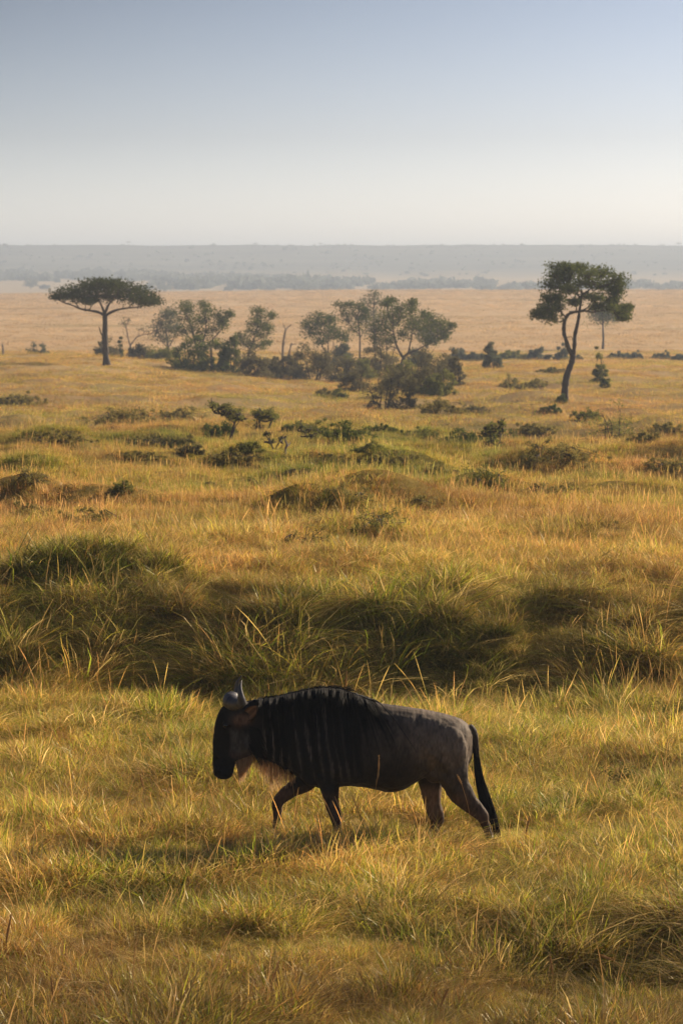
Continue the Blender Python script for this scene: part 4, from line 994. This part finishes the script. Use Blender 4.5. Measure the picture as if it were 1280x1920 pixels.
# --- small trees in the middle distance
tree('small_tree', 'little lopsided tree with a thin leaning stem above a dark bush', 'tree', 88, (428, 806),
     [([(428, 806), (430, 792), (434, 776), (438, 762), (441, 750)], .05, .025), ([(436, 770), (443, 760), (449, 750)], .025, .01), ([(433, 800), (436, 784), (440, 764)], .03, .015), ([(440, 756), (428, 746), (414, 738)], .02, .008)],
     [(398, 722, 12, 6), (412, 728, 14, 7), (424, 724, 12, 7), (434, 732, 14, 9), (446, 734, 10, 10), (440, 744, 12, 8), (424, 738, 10, 5), (452, 744, 5, 6)], 'olive', tip=.22, n_tips=7, n_per=26, size=.032, seed=18, full=.42)
tree('small_tree', 'small fan shaped tree with two stems right of the lopsided one', 'tree', 98, (490, 784),
     [([(490, 784), (488, 772), (486, 758), (488, 748)], .04, .02), ([(498, 786), (503, 772), (508, 758), (512, 748)], .04, .02), ([(488, 770), (482, 762), (482, 750)], .02, .01)],
     [(482, 742, 10, 6), (494, 740, 12, 6), (508, 739, 11, 6), (516, 747, 7, 6), (486, 752, 9, 7), (500, 750, 12, 6), (484, 768, 7, 9), (496, 778, 9, 6), (512, 752, 8, 6)], 'olive', tip=.25, n_tips=7, n_per=28, size=.035, seed=19, full=.5)
tree('small_tree', 'sparse wispy young tree rising out of low green shrubs', 'tree', 84, (582, 815),
     [([(582, 815), (583, 796), (582, 778), (578, 765)], .035, .012), ([(583, 790), (590, 776), (594, 764)], .02, .008), ([(582, 782), (572, 770), (568, 758)], .015, .006)],
     [(566, 752, 8, 6), (580, 758, 12, 7), (594, 762, 9, 7), (582, 772, 14, 8), (584, 786, 12, 8), (588, 799, 14, 9)], 'olive', tip=.2, n_tips=6, n_per=13, size=.03, seed=20, full=.6)
tree('small_tree', 'feathery shrubby tree with a tapering olive crown right of centre', 'tree', 80, (922, 822),
     [([(922, 822), (922, 800), (920, 780), (918, 762)], .04, .015), ([(922, 805), (934, 790), (940, 772)], .02, .008), ([(921, 800), (908, 786), (904, 776)], .02, .008)],
     [(920, 756, 12, 9), (932, 766, 12, 9), (912, 770, 13, 8), (926, 782, 16, 9), (918, 795, 18, 9), (936, 800, 14, 9), (922, 810, 22, 9), (905, 806, 14, 8), (940, 752, 7, 6)], 'olive', tip=.22, n_tips=7, n_per=20, size=.034, seed=21, full=.6)

GS = 'low shrubs on the grassy slope'
GB = 'brush at the foot of the thicket trees'
# --- bushes: domes of foliage on several short stems
def bush(name, label, cat, cx, by, hw, h, leaf='brown', Y=None, seed=0, dens=1.0, group=None, ragged=.35, stick=0.0, size=None):
    """cx, by: foot in the photograph; hw, h: half width and height in photograph pixels"""
    if group == GB and by > 694: Y = None
    Y = Y or G(cx, by); hw *= 1.15; h *= 1.12 if group != GB else 1.12
    r = np.random.RandomState(seed + 300)
    o = ground_at(cx, Y); s = Y / F; hwm, hm = hw * s, h * s
    root = empty(name, o); tag(root, label, cat, group)
    g = Geo(); cen = []; rad = []
    nst = max(4, min(12, int(4 + hwm * 1.5)))
    ntip = int(np.clip(20 + 40 * hwm / max(hm, .3) * .8, 20, 110)) if group != GS else int(np.clip(20 + 20 * hwm / max(hm, .2), 20, 90))
    tipr = max(.05, .30 * min(hwm, hm))
    stems = []
    for q in range(nst):
        a = r.rand() * 6.283; rr = hwm * .55 * math.sqrt(r.rand())
        p0 = o + [rr * .6 * math.cos(a), rr * .6 * math.sin(a), 0]; p0[2] = float(terrain(p0[0], p0[1])) - .05
        e = o + [hwm * .8 * math.cos(a) * r.uniform(.3, 1), hwm * .7 * math.sin(a) * r.uniform(.3, 1), hm * r.uniform(.5, .95)]
        m_ = (p0 + e) / 2 + np.array([r.randn() * .1 * hwm, r.randn() * .1 * hwm, .1 * hm])
        P, R = smooth_path([p0, m_, e], 3, [max(.008, .022 * hm), max(.006, .014 * hm), .005 + .002 * hm]); g.tube(P, R, 5); stems.append(P)
        if stick and r.rand() < stick:
            e2 = e + np.array([r.randn() * .15 * hwm, r.randn() * .1, hm * r.uniform(.1, .35)]); g.tube(np.array([P[-2], (P[-2] + e2) / 2 + r.randn(3) * .03, e2]), [.012 * hm + .003, .008 * hm + .002, .003], 4)
    AP = np.vstack(stems)
    for q in range(ntip):
        a = r.rand() * 6.283; el = math.asin(r.uniform(-.15, 1)); k = r.uniform(.3, 1) ** .4 * (1 + ragged * (r.rand() - .5))
        lump = 1.0 + .3 * math.sin(a * 2 + seed) * math.cos(a * 3 + seed * 1.7)
        e = o + np.array([math.cos(a) * math.cos(el) * (hwm - tipr * .5) * k, math.sin(a) * math.cos(el) * hwm * .8 * k, max(.02, math.sin(el)) * (hm - tipr * .3) * k * lump + .04 * hm])
        e[2] = max(e[2], float(terrain(e[0], e[1])) + tipr * .25)
        i = np.linalg.norm(AP - e, axis=1).argmin()
        g.tube(np.array([AP[i], (AP[i] + e) / 2 + r.randn(3) * .03 * hwm, e]), [max(.004, .008 * hm), .004 + .002 * hm, .003], 4)
        cen.append(e); rad.append(tipr * r.uniform(.6, 1.35))
    g.obj('stems', BARK, root, origin=o)
    sz = size or max(.018, Y * .00036)
    leaves('foliage', np.array(cen), np.array(rad), max(6, int((95 if group != GS else 60) * dens)), sz, LEAF[leaf], root, o, .75, seed)
    return root
BUSH = [ # name, label, cat, cx, base y, half width, height, leaf, Y, density
 ('bush', 'pale grey rounded bush at the far left beyond the slope', 73, 668, 24, 26, 'grey', 300, .7, None),
 ('bush', 'tiny low bush left of the umbrella acacia', 137, 671, 13, 8, 'grey', 290, .8, None),
 ('bush', 'low grey bush immediately behind the acacia trunk', 205, 680, 27, 36, 'brown', 262, .8, GB),
 ('bush', 'dark pointed little bush at the foot of the leafless tree', 227, 672, 9, 38, 'dark', 264, .9, GB),
 ('bush', 'brown thicket bush right of the leafless tree', 262, 682, 30, 34, 'brown', 258, .8, GB),
 ('bush', 'olive bush below the pale slender tree', 305, 688, 30, 32, 'olive', 254, .8, GB),
 ('bush', 'dense dark bush under the multi stemmed leafy tree', 355, 695, 34, 56, 'dark', 250, 1.2, GB),
 ('bush', 'dark green bush filling the gap before the ragged crown', 400, 698, 32, 60, 'dark', 248, 1.2, GB),
 ('bush', 'leafy bush touching the left side of the ragged crowned tree', 432, 700, 24, 56, 'green', 246, 1.0, GB),
 ('bush', 'brown bush at the foot of the ragged crowned tree', 478, 704, 28, 38, 'brown', 240, .9, GB),
 ('bush', 'brown bush between the ragged tree and forked snag', 508, 708, 22, 36, 'brown', 238, .9, GB),
 ('bush', 'wide dome shaped brown bush right of the leaning dead snag', 588, 714, 48, 62, 'brown', 232, 1.3, GB),
 ('bush', 'grey brown bush under the rounded dark tree', 646, 716, 28, 44, 'brown', 236, .9, GB),
 ('bush', 'grey bush in the gap behind the thin straight trunk', 640, 694, 24, 42, 'grey', 280, .8, GB),
 ('bush', 'tall brown thorny bush left of the widest trunk', 708, 706, 40, 60, 'brown', 242, 1.1, GB),
 ('bush', 'green tinged bush in front of the widest trunk', 752, 726, 32, 50, 'olive', 205, .9, GB),
 ('bush', 'brown fan shaped bush standing forward of the thicket', 716, 764, 36, 62, 'brown', 150, .6, None),
 ('bush', 'thin upright bush beside the forward fan shaped one', 768, 766, 17, 46, 'brown', 148, .6, None),
 ('bush', 'wide brown bush right of the widest trunk', 802, 716, 40, 56, 'brown', 226, 1.0, GB),
 ('bush', 'narrow reddish bush at the right end of the brush', 857, 722, 15, 50, 'brown', 222, .7, GB),
 ('bush', 'sparse olive bush by the right end of the brush', 834, 740, 22, 46, 'olive', 190, .7, GB),
 ('bush', 'olive brown bush between the thin trunk and the thorny bush', 672, 712, 30, 44, 'olive', 235, 1.0, GB),
 ('bush', 'grey bush showing behind the widest trunk at its right', 786, 690, 28, 34, 'grey', 268, .9, GB),
 ('bush', 'olive bush low at the right foot of the thicket', 812, 742, 26, 34, 'olive', 190, .8, GB),
 ('bush', 'hazy brown bush at the near side of the thicket left of the fan bush', 662, 736, 30, 40, 'brown', 215, .7, GB),
 ('bush', 'soft brown bush right behind the forward fan shaped bush', 742, 744, 34, 46, 'brown', 205, .7, GB),
 ('bush', 'soft grey brown bush filling the thicket right of centre', 792, 738, 32, 44, 'brown', 215, .7, GB),
 ('bush', 'low soft bush closing the thicket on its right side', 838, 708, 24, 36, 'brown', 235, .7, GB),
 ('bush', 'soft brown bush between the snag and the wide dome', 546, 706, 24, 38, 'brown', 245, .7, GB),
 ('bush', 'small round green bush at the thicket right edge', 857, 682, 18, 24, 'grey', 300, .9, None),
 ('bush', 'bush with a narrow foot standing alone right of the thicket', 921, 696, 17, 36, 'grey', 228, .9, None),
 ('bush', 'first low hedge bush along the far track', 893, 682, 18, 14, 'grey', 300, .9, None),
 ('bush', 'long low bush between the lone bush and round one', 955, 680, 28, 16, 'olive', 300, .9, None),
 ('bush', 'round topped bush left of the tall twin stemmed tree', 1003, 680, 17, 28, 'grey', 300, 1.2, None),
 ('bush', 'very small bush right of the round topped bush', 1024, 681, 8, 13, 'grey', 296, .9, None),
 ('bush', 'dark bush just behind the twin stemmed trunk', 1051, 681, 13, 26, 'grey', 300, 1.0, None),
 ('bush', 'tiny bush right of the twin stemmed trunk', 1083, 681, 7, 9, 'grey', 300, .8, None),
 ('bush', 'leafy upright bush below the pale faint tree', 1123, 718, 16, 46, 'olive', 190, 1.0, None),
 ('bush', 'dark little bush touching the upright leafy bush', 1134, 722, 9, 13, 'dark', 184, 1.1, None),
 ('bush', 'low bush right of the pale faint trunk', 1160, 680, 20, 12, 'grey', 305, .8, None),
 ('bush', 'pale small bush alone toward the right on the plain edge', 1193, 680, 10, 13, 'grey', 305, .7, None),
 ('bush', 'low bush near the right edge on the plain margin', 1238, 680, 16, 12, 'grey', 305, .9, None),
 ('bush', 'cut off bush at the right edge of the plain margin', 1272, 682, 13, 13, 'grey', 300, .9, None)]
for i, (nm, lb, cx, by, hw, h, lf, Y, dn, gp) in enumerate(BUSH):
    bush(nm, lb, 'bush', cx, by, hw, h * (1.0 if Y < 285 else .85), lf, Y, i, dn * (1 if Y < 285 else .6), gp, stick=.5, ragged=.35 if Y < 285 else .9)
SHRUB = [
 ('dark green bush at the foot of the little lopsided tree', 416, 818, 26, 26, 'dark', 1.4),
 ('low dark mat of shrub on the mound right of the acacia slope', 230, 796, 52, 26, 'mat', 1.3),
 ('low mat of shrub at the upper left edge', 38, 758, 34, 15, 'mat', 1.2),
 ('long thin mat of shrub at the left below the upper one', 90, 828, 52, 16, 'mat', 1.0),
 ('small brown mat shrub at the left edge in mid slope', 56, 906, 30, 20, 'mat', .8),
 ('dark grassy shrub at left above the tussock bank', 58, 974, 30, 24, 'mat', 1.1),
 ('dark grassy shrub right of its twin above the tussock bank', 166, 982, 42, 24, 'mat', 1.1),
 ('round dark shrub in the green hollow right of the wispy tree', 648, 822, 34, 24, 'dark', 1.3),
 ('small leafy shrub at the left foot of the wispy tree', 548, 812, 16, 18, 'olive', .9),
 ('leafy shrub spreading round the wispy tree foot', 596, 818, 26, 22, 'olive', 1.0),
 ('dark flat shrub left of the feathery olive crown', 862, 832, 34, 22, 'dark', 1.2),
 ('dark shrub under the feathery olive crown', 936, 832, 34, 20, 'dark', 1.2),
 ('bare dark shrub above the flat one near the feathery crown', 892, 778, 20, 20, 'brown', .6),
 ('wide spiky bush with bare twigs on the right slope', 1148, 824, 44, 50, 'olive', .8),
 ('low long dark shrub mound below the twin stemmed tree', 1046, 860, 58, 24, 'mat', 1.2),
 ('spreading green shrub alone right of centre in mid slope', 908, 914, 34, 36, 'olive', .9),
 ('dark tussocky shrub left of centre ridge behind the animal', 648, 944, 40, 30, 'mat', 1.0),
 ('dark shrub low on the slope left of the green tussocks', 578, 1034, 40, 34, 'mat', .9),
 ('broad green tussocky shrub behind the bank at centre', 706, 1004, 50, 46, 'olive', .8),
 ('oval dark shrub below the fan shaped small tree', 432, 868, 36, 16, 'mat', 1.2),
 ('oval shrub level with the dark oval one but farther right', 736, 872, 36, 16, 'mat', 1.0),
 ('low brown shrub below the twisted stump', 562, 898, 30, 14, 'brown', .9),
 ('small grey shrub alone at left in mid slope', 230, 924, 17, 16, 'olive', .9),
 ('tiny shrub left of the small pair in mid slope', 396, 918, 12, 12, 'brown', .9),
 ('tiny leafy shrub right of the small pair in mid slope', 484, 920, 16, 18, 'olive', .7),
 ('round brown shrub in the dip right of the long thin mat', 360, 852, 19, 15, 'brown', 1.0),
 ('flat dark shrub on the ridge left of the twin stemmed trunk', 986, 728, 34, 17, 'mat', 1.1),
 ('thin dark shrub streak beside the twin stemmed trunk', 1036, 699, 22, 7, 'mat', 1.2),
 ('little dark shrub hugging the twin stemmed trunk foot', 1049, 757, 9, 11, 'dark', 1.0),
 ('low dark shrub in front of the twin stemmed tree', 1030, 774, 16, 11, 'dark', 1.0),
 ('small green shrub in the shallow dip under the fan bush', 636, 748, 12, 14, 'olive', 1.0),
 ('low shrub below the wide dome bush', 615, 744, 18, 12, 'mat', 1.0),
 ('dark shrub patch beneath the forward fan shaped bush', 832, 775, 30, 18, 'mat', 1.1),
 ('small spiky shrub at the right edge of the slope', 1252, 812, 26, 15, 'mat', 1.1),
 ('sprawling low shrub right of the wide spiky bush', 1210, 826, 22, 14, 'mat', 1.0),
 ('low leafy shrub left of the low long dark mound', 790, 826, 28, 16, 'olive', 1.0),
 ('small pale shrub in the green hollow below the dark round one', 690, 848, 20, 18, 'olive', .7),
 ('brown mat shrub between the acacia slope mound and the lopsided tree', 330, 786, 34, 14, 'mat', .9),
 ('faint long mat shrub below the acacia slope mound', 300, 834, 44, 14, 'mat', .8),
 ('thin brown mat shrub left of the round brown dip shrub', 262, 862, 30, 12, 'mat', .8),
 ('low olive shrub left of the twisted stump', 470, 850, 22, 14, 'olive', .8),
 ('ragged low shrub below the dark round hollow shrub', 620, 866, 26, 12, 'mat', .9),
 ('low brown shrub behind the spreading green slope shrub', 820, 894, 30, 15, 'mat', .8),
 ('low shrub between the feathery crown and spiky bush', 1000, 812, 28, 14, 'mat', .9),
 ('small olive shrub on the slope behind the spiky bush', 1100, 786, 20, 14, 'olive', .8),
 ('brown mat shrub at the right edge below the sprawling one', 1246, 880, 34, 18, 'mat', .8),
 ('long faint mat shrub right of the spreading green slope shrub', 1040, 926, 44, 16, 'mat', .7),
 ('faint brown shrub alone above the broad green tussocky one', 770, 950, 28, 16, 'mat', .7),
 ('low dark shrub above the right end of the bank', 1130, 1000, 36, 18, 'mat', .7),
 ('short dark shrub right of the wispy tree hollow', 716, 812, 24, 12, 'dark', 1.1)]
for i, (lb, cx, by, hw, h, lf, dn) in enumerate(SHRUB):
    bush('low_shrub', lb, 'shrub', cx, by, hw * 1.2, h, lf, None, 60 + i, dn * .7, GS, ragged=.9)

# --- tussocks of long grass on and below the bank, each its own clump of blades
def tussock(label, cx, by, H, nb, rad, green, seed, curve=.75, group='tussocks of long grass on the bank', width=.0055, lean=(0.0, -.12), kind='grass_tussock', Y=None):
    Y = Y or G(cx, by); o = ground_at(cx, Y)
    src = make_tuft(90 + seed, nb, H, rad, width, curve, .12 if green else .5, lean, 500 + seed, segs=4, heads=0)
    me = src.data; tufts.objects.unlink(src); me.name = kind
    me.materials.clear(); me.materials.append(TUSS_G if green else TUSS_D)
    src.name = kind; link(src); src.location = o - [0, 0, .04]; tag(src, label, 'grass clump', group)
def tuss_mat(name, c0, c1):
    m, nt, out = new_mat(name)
    r = attr(nt, 'rnd'); col = mix(nt, r, c0, c1); col = mix(nt, attr(nt, 'dry'), col, STRAW); col = mix(nt, attr(nt, 'hgt'), mix(nt, 1.0, col, (.6, .55, .45), 'MULTIPLY'), col)
    d = N(nt, 'BsdfDiffuse'); t = N(nt, 'BsdfTranslucent'); nt.links.new(col, d.inputs[0]); nt.links.new(col, t.inputs[0])
    m1 = N(nt, 'MixShader'); m1.inputs[0].default_value = .5; nt.links.new(d.outputs[0], m1.inputs[1]); nt.links.new(t.outputs[0], m1.inputs[2]); nt.links.new(m1.outputs[0], out.inputs[0]); return m
TUSS_G = tuss_mat('green_tussock', (.07, .11, .015), (.24, .27, .05)); TUSS_D = tuss_mat('olive_tussock', (.06, .07, .015), (.26, .22, .07))
TUS = [('big dark green tussock crowning the left end of the bank', 200, 1075, .60, 800, .42, 1, .8, 0, 0), ('dark green tussock at the left frame edge on the bank', 52, 1120, .50, 520, .32, 1, .9, 0, -.1),
 ('low dark tussock between the left edge tussock and the big crowning one', 118, 1090, .50, 520, .30, 1, 1.1, .1, -.1), ('rounded dark tussock right of the big one on the bank', 308, 1118, .46, 520, .28, 0, 1.1, .1, -.2),
 ('shaggy tussock low on the bank under the big one', 150, 1205, .46, 520, .26, 0, 1.3, .1, -.35), ('pale shaggy tussock beside the shaggy low one', 232, 1222, .44, 420, .22, 0, 1.3, -.15, -.35),
 ('dark leaning tussock at the left edge foot of the bank', 40, 1235, .46, 420, .24, 1, 1.1, .1, -.3), ('dark tussock on the bank crest toward the right edge', 1200, 1140, .50, 500, .24, 0, .6, 0, 0),
 ('bright lime green tussock with tall blades at right below the bank', 1195, 1285, .58, 260, .16, 1, .75, .05, -.1), ('green tuft with spread blades at the foot of the bank', 940, 1258, .46, 220, .14, 1, 1.0, 0, -.1),
 ('arching tussock above the animal back', 690, 1262, .46, 420, .24, 0, 1.3, -.1, -.3), ('arching tussock above the animal rump', 822, 1268, .48, 420, .24, 0, 1.3, .15, -.35),
 ('bent straw coloured tussock left of the horns', 300, 1280, .44, 380, .24, 0, 1.3, .3, -.3), ('lime green sprig on the dark bank left of the horns', 372, 1200, .28, 160, .12, 1, .6, 0, 0),
 ('long bent tussock at the right foot of the bank', 1040, 1296, .50, 420, .22, 0, 1.3, .35, -.3), ('drooping dark tussock at mid height above the neck', 520, 1190, .46, 480, .26, 0, 1.3, .2, -.3),
 ('drooping green tussock at mid height above the hump', 640, 1172, .46, 460, .26, 1, 1.2, -.2, -.25), ('wide drooping tussock at mid height right of the hump', 800, 1190, .48, 520, .28, 0, 1.3, .2, -.3),
 ('green drooping tussock at mid height over the tail', 930, 1182, .46, 460, .24, 1, 1.1, .1, -.25), ('dark drooping tussock near the right end of the bank', 1085, 1200, .48, 480, .26, 0, 1.2, .25, -.3),
 ('low straw tussock directly above the horns', 432, 1235, .42, 380, .22, 0, 1.3, -.2, -.35), ('brown tussock on the crest above the hump', 600, 1120, .40, 360, .20, 0, .8, .2, -.1),
 ('dark hollow tussock at the lower right corner', 1200, 1760, .46, 520, .26, 1, .9, -.1, -.1), ('shaggy olive tussock at the right edge under the bank', 1262, 1240, .46, 420, .22, 0, 1.1, -.2, -.3)]
for i, (lb, cx, by, H, nb, rad, gr, cv, lx, ly) in enumerate(TUS): tussock(lb, cx, by, H * (.85 if cx < 330 else .66), nb, rad, gr, i, cv, lean=(lx, ly), width=.0055 if 'lime' in lb or 'spread' in lb else .0040)
# --- tall seed stalks standing clear of the grass
STK, nt_, out_ = new_mat('seed_stalk'); b_ = N(nt_, 'BsdfDiffuse'); b_.inputs[0].default_value = (.42, .26, .11, 1); t_ = N(nt_, 'BsdfTranslucent'); t_.inputs[0].default_value = (.45, .28, .12, 1)
mx_ = N(nt_, 'MixShader'); mx_.inputs[0].default_value = .4; nt_.links.new(b_.outputs[0], mx_.inputs[1]); nt_.links.new(t_.outputs[0], mx_.inputs[2]); nt_.links.new(mx_.outputs[0], out_.inputs[0])
def stalk(label, pts, Y, head):
    P = [W(px, py, Y) for px, py in pts]; x, y = P[0][0], P[0][1]; z0 = float(terrain(x, y)); P[0][2] = min(P[0][2], z0 - .02)
    P = smooth_path(P, 8); n = len(P); t = np.linspace(0, 1, n)
    R = np.where(t > 1 - head, .0022 + .0042 * np.sin(np.clip((t - 1 + head) / head, 0, 1) * math.pi) * (1 + .5 * np.sin(t * 160)), .0016)
    g = Geo(); g.tube(P, R, 6); o = P[0].copy()
    rr = random.Random(int(pts[0][0]))
    for k in range(26):   # spikelets
        i = rr.randint(int(n * (1 - head)), n - 2); a = rr.random() * 6.28; q = P[i] + np.array([math.cos(a) * .010, math.sin(a) * .010, .014])
        g.tube(np.array([P[i], (P[i] + q) / 2, q]), [.001, .0022, .0006], 4)
    ob = g.obj('grass_stalk', STK, None, origin=o); ob.location = o; tag(ob, label, 'grass stalk', 'tall seed stalks')
stalk('tall seed stalk in front of the animal belly', [(702, 1612), (703, 1540), (704, 1480), (709, 1450), (710, 1415)], 23.4, .45)
stalk('reddish seed stalk rising behind the animal hump', [(650, 1372), (649, 1320), (648, 1290), (650, 1258)], 29.0, .40)
stalk('slanting pale stalk across the near hind leg', [(884, 1610), (880, 1530), (868, 1480), (856, 1452)], 23.3, .25)
stalk('thin stalk before the animal chest', [(556, 1570), (552, 1500), (546, 1462), (539, 1443)], 23.4, .2)
stalk('upright seed stalk at the lower left frame edge', [(20, 1880), (18, 1820), (12, 1775), (22, 1712)], 19.0, .35)

stalk('blurred seed stalk near the bottom left corner', [(96, 1950), (100, 1880), (96, 1830)], 17.6, .5)
stalk('leaning seed stalk at the bottom left of centre', [(395, 1950), (402, 1890), (420, 1838)], 17.8, .5)
stalk('feathery seed stalk at the bottom centre', [(500, 1940), (506, 1860), (524, 1800)], 18.2, .45)
stalk('leaning seed head low at centre right', [(818, 1960), (826, 1890), (842, 1850)], 17.6, .5)
stalk('short seed stalk left of the dark corner hollow', [(1030, 1900), (1036, 1840), (1030, 1790)], 18.6, .4)
stalk('bent stalk crossing the dark corner hollow', [(1240, 1930), (1210, 1880), (1160, 1810), (1120, 1790)], 18.2, .25)
stalk('pale seed stalk right of the tail', [(986, 1640), (984, 1580), (992, 1530)], 22.6, .35)
stalk('slanting dry stem left of the head', [(300, 1560), (276, 1500), (262, 1450)], 24.6, .3)
# --- the broad-leaved plant at the right edge of the frame
def leafy_plant(label, cx, by, H, seed):
    Y = G(cx, by); o = ground_at(cx, Y); root = empty('leafy_plant', o); tag(root, label, 'plant'); r = np.random.RandomState(seed)
    g = Geo(); V = []; Q = []; A = []
    for k in range(5):
        a = r.rand() * 6.28; P = smooth_path([o - [0, 0, .03], o + [math.cos(a) * .05, math.sin(a) * .05, H * .5], o + [math.cos(a) * .16, math.sin(a) * .16, H * r.uniform(.8, 1)]], 6); g.tube(P, np.linspace(.005, .002, len(P)), 5)
        for m_ in range(3, len(P)):
            for q in range(2):
                b = r.rand() * 6.28; L = r.uniform(.07, .12); d = np.array([math.cos(b), math.sin(b), r.uniform(-.1, .3)]); sd_ = np.array([-math.sin(b), math.cos(b), 0]) * .013
                pts = [P[m_], P[m_] + d * L * .35 + [0, 0, .01], P[m_] + d * L * .75, P[m_] + d * L - [0, 0, .025]]; w = [.2, 1, .8, .05]; n0 = len(V)
                for p_, w_ in zip(pts, w): V += [p_ - sd_ * w_, p_ + sd_ * w_]
                for e in range(3): Q.append((n0 + e * 2, n0 + e * 2 + 1, n0 + e * 2 + 3, n0 + e * 2 + 2))
                A += [r.rand()] * 8
    g.obj('stems', BARK, root, origin=o)
    link(mesh_obj('foliage', np.array(V) - o, 4, np.array(Q), LEAF['olive'], root, False, {'rnd': ('POINT', 'FLOAT', np.array(A))}))
leafy_plant('broad leaved green plant at the right edge level with the animal back', 1256, 1385, .42, 4)
leafy_plant('small broad leaved weed among the grass behind the tail', 1165, 1490, .28, 5)

# --- far valley: single trees one can tell apart, woodland belts as one mass
def far_tree(label, cx, by, hw, h, Y, seed, flat=False, group='far trees in the hazy valley'):
    o = ground_at(cx, Y); s = Y / F; hwm, hm = hw * s, h * s
    root = empty('far_tree', o); tag(root, label, 'tree', group)
    g = Geo(); g.tube(np.array([o - [0, 0, .5], o + [0, 0, hm * .6]]), [max(.25, hm * .04), max(.15, hm * .02)], 6); g.obj('trunk', BARK, root, origin=o)
    r = np.random.RandomState(seed + 900); nt = 36
    a = r.rand(nt) * 6.283; k = np.sqrt(r.rand(nt)); u = r.rand(nt)
    C = o + np.stack([np.cos(a) * k * hwm * .85, np.sin(a) * k * hwm * .85, hm * ((.82 + .1 * u) if flat else (.25 + .6 * u * np.sqrt(1 - .7 * k * k)))], -1)
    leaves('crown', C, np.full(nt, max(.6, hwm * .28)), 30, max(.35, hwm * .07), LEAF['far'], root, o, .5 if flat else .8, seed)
FT = [('broad rounded far tree at left beyond the plain', 60, 550, 17, 23, 1700, False), ('low far tree right of the broad rounded one', 86, 551, 11, 9, 1700, False), ('far tree rising behind the acacia crown right side', 278, 548, 13, 20, 1650, False),
      ('low domed far tree right of the acacia', 309, 550, 16, 12, 1650, False), ('small far tree above the multi stemmed thicket tree', 430, 548, 9, 8, 1650, False), ('boxy far tree above the ragged crowned tree', 507, 548, 13, 11, 1650, False),
      ('small domed far tree above the rounded dark tree', 588, 547, 9, 11, 1650, False), ('wide domed far tree left of the twin stemmed crown', 951, 543, 20, 12, 1650, False), ('lone flat topped tree on the skyline at left', 243, 461, 4, 9, 2990, True),
      ('tiny skyline tree above the ragged crowned tree', 480, 461, 4, 5, 2990, True), ('tiny skyline tree above the rounded dark tree', 601, 461, 3, 5, 2990, True), ('tiny flat topped tree on the skyline at right', 1269, 461, 5, 7, 2990, True),
      ('dot of a tree halfway up the far hillside', 459, 494, 4, 5, 2500, True), ('flat topped tree halfway up the far hillside at right', 977, 494, 7, 7, 2550, True), ('small round tree on the far hillside right of centre', 771, 505, 6, 5, 2450, False)]
for i, (lb, cx, by, hw, h, Y, fl) in enumerate(FT): far_tree(lb, cx, by, hw, h, Y, i, fl)
def far_woods():
    r = np.random.RandomState(55); pts = []; 
    def belt(x0, x1, py0, py1, ya, yb, n, h=5.0, clump=True):
        for q in range(n):
            t = r.rand(); px = x0 + (x1 - x0) * t; Y = ya + (yb - ya) * t + r.randn() * (20 + 50 * py0)
            if clump and vn(px * .06, Y * .006 + q * 0, 71) < -.12: continue
            pts.append((px, Y, h * r.uniform(.5, 1.3)))
    # belts of woodland along the valley floor and the foot of the escarpment
    belt(-60, 300, .8, 0, 2100, 2150, 230, 4.2); belt(250, 560, .6, 0, 2110, 2020, 170, 3.6); belt(330, 700, .3, 0, 1890, 1860, 150, 4); belt(520, 1340, .9, 0, 1790, 1760, 300, 3.4)
    belt(300, 620, .3, 0, 1780, 1720, 120, 5, True); belt(-60, 330, .3, 0, 2280, 2250, 60, 4)
    # scattered scrub on the slope and along the skyline
    for q in range(420):
        px = r.uniform(-80, 1360); Y = r.uniform(2250, 2990); pts.append((px, Y, r.uniform(.7, 1.9) * (1.5 if vn(px * .02, Y * .01, 81) > .15 else .8)))
    for q in range(170):
        px = r.uniform(-80, 1360)
        if vn(px * .013, 0 * px, 91) > -.05: pts.append((px, r.uniform(2985, 3060), r.uniform(.5, 1.4)))
    V = []; n_per = 46
    for (px, Y, h) in pts:
        o = ground_at(px, Y); k = r.randn(n_per, 3); k /= np.linalg.norm(k, axis=1)[:, None]
        w = h * r.uniform(.8, 1.6); P = o + k * (r.rand(n_per) ** .4)[:, None] * np.array([w, w, h * .55]) + [0, 0, h * .45]
        a = r.randn(n_per, 3) * .24 * h; b = r.randn(n_per, 3) * .24 * h
        V.append(np.stack([P - a, P + b, P + a, P - b], 1).reshape(-1, 3))
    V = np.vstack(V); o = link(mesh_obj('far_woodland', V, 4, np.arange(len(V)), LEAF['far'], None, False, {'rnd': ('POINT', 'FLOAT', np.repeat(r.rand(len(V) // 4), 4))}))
    tag(o, 'hazy belts of woodland and scrub across the far valley and slope', kind='stuff')
far_woods()
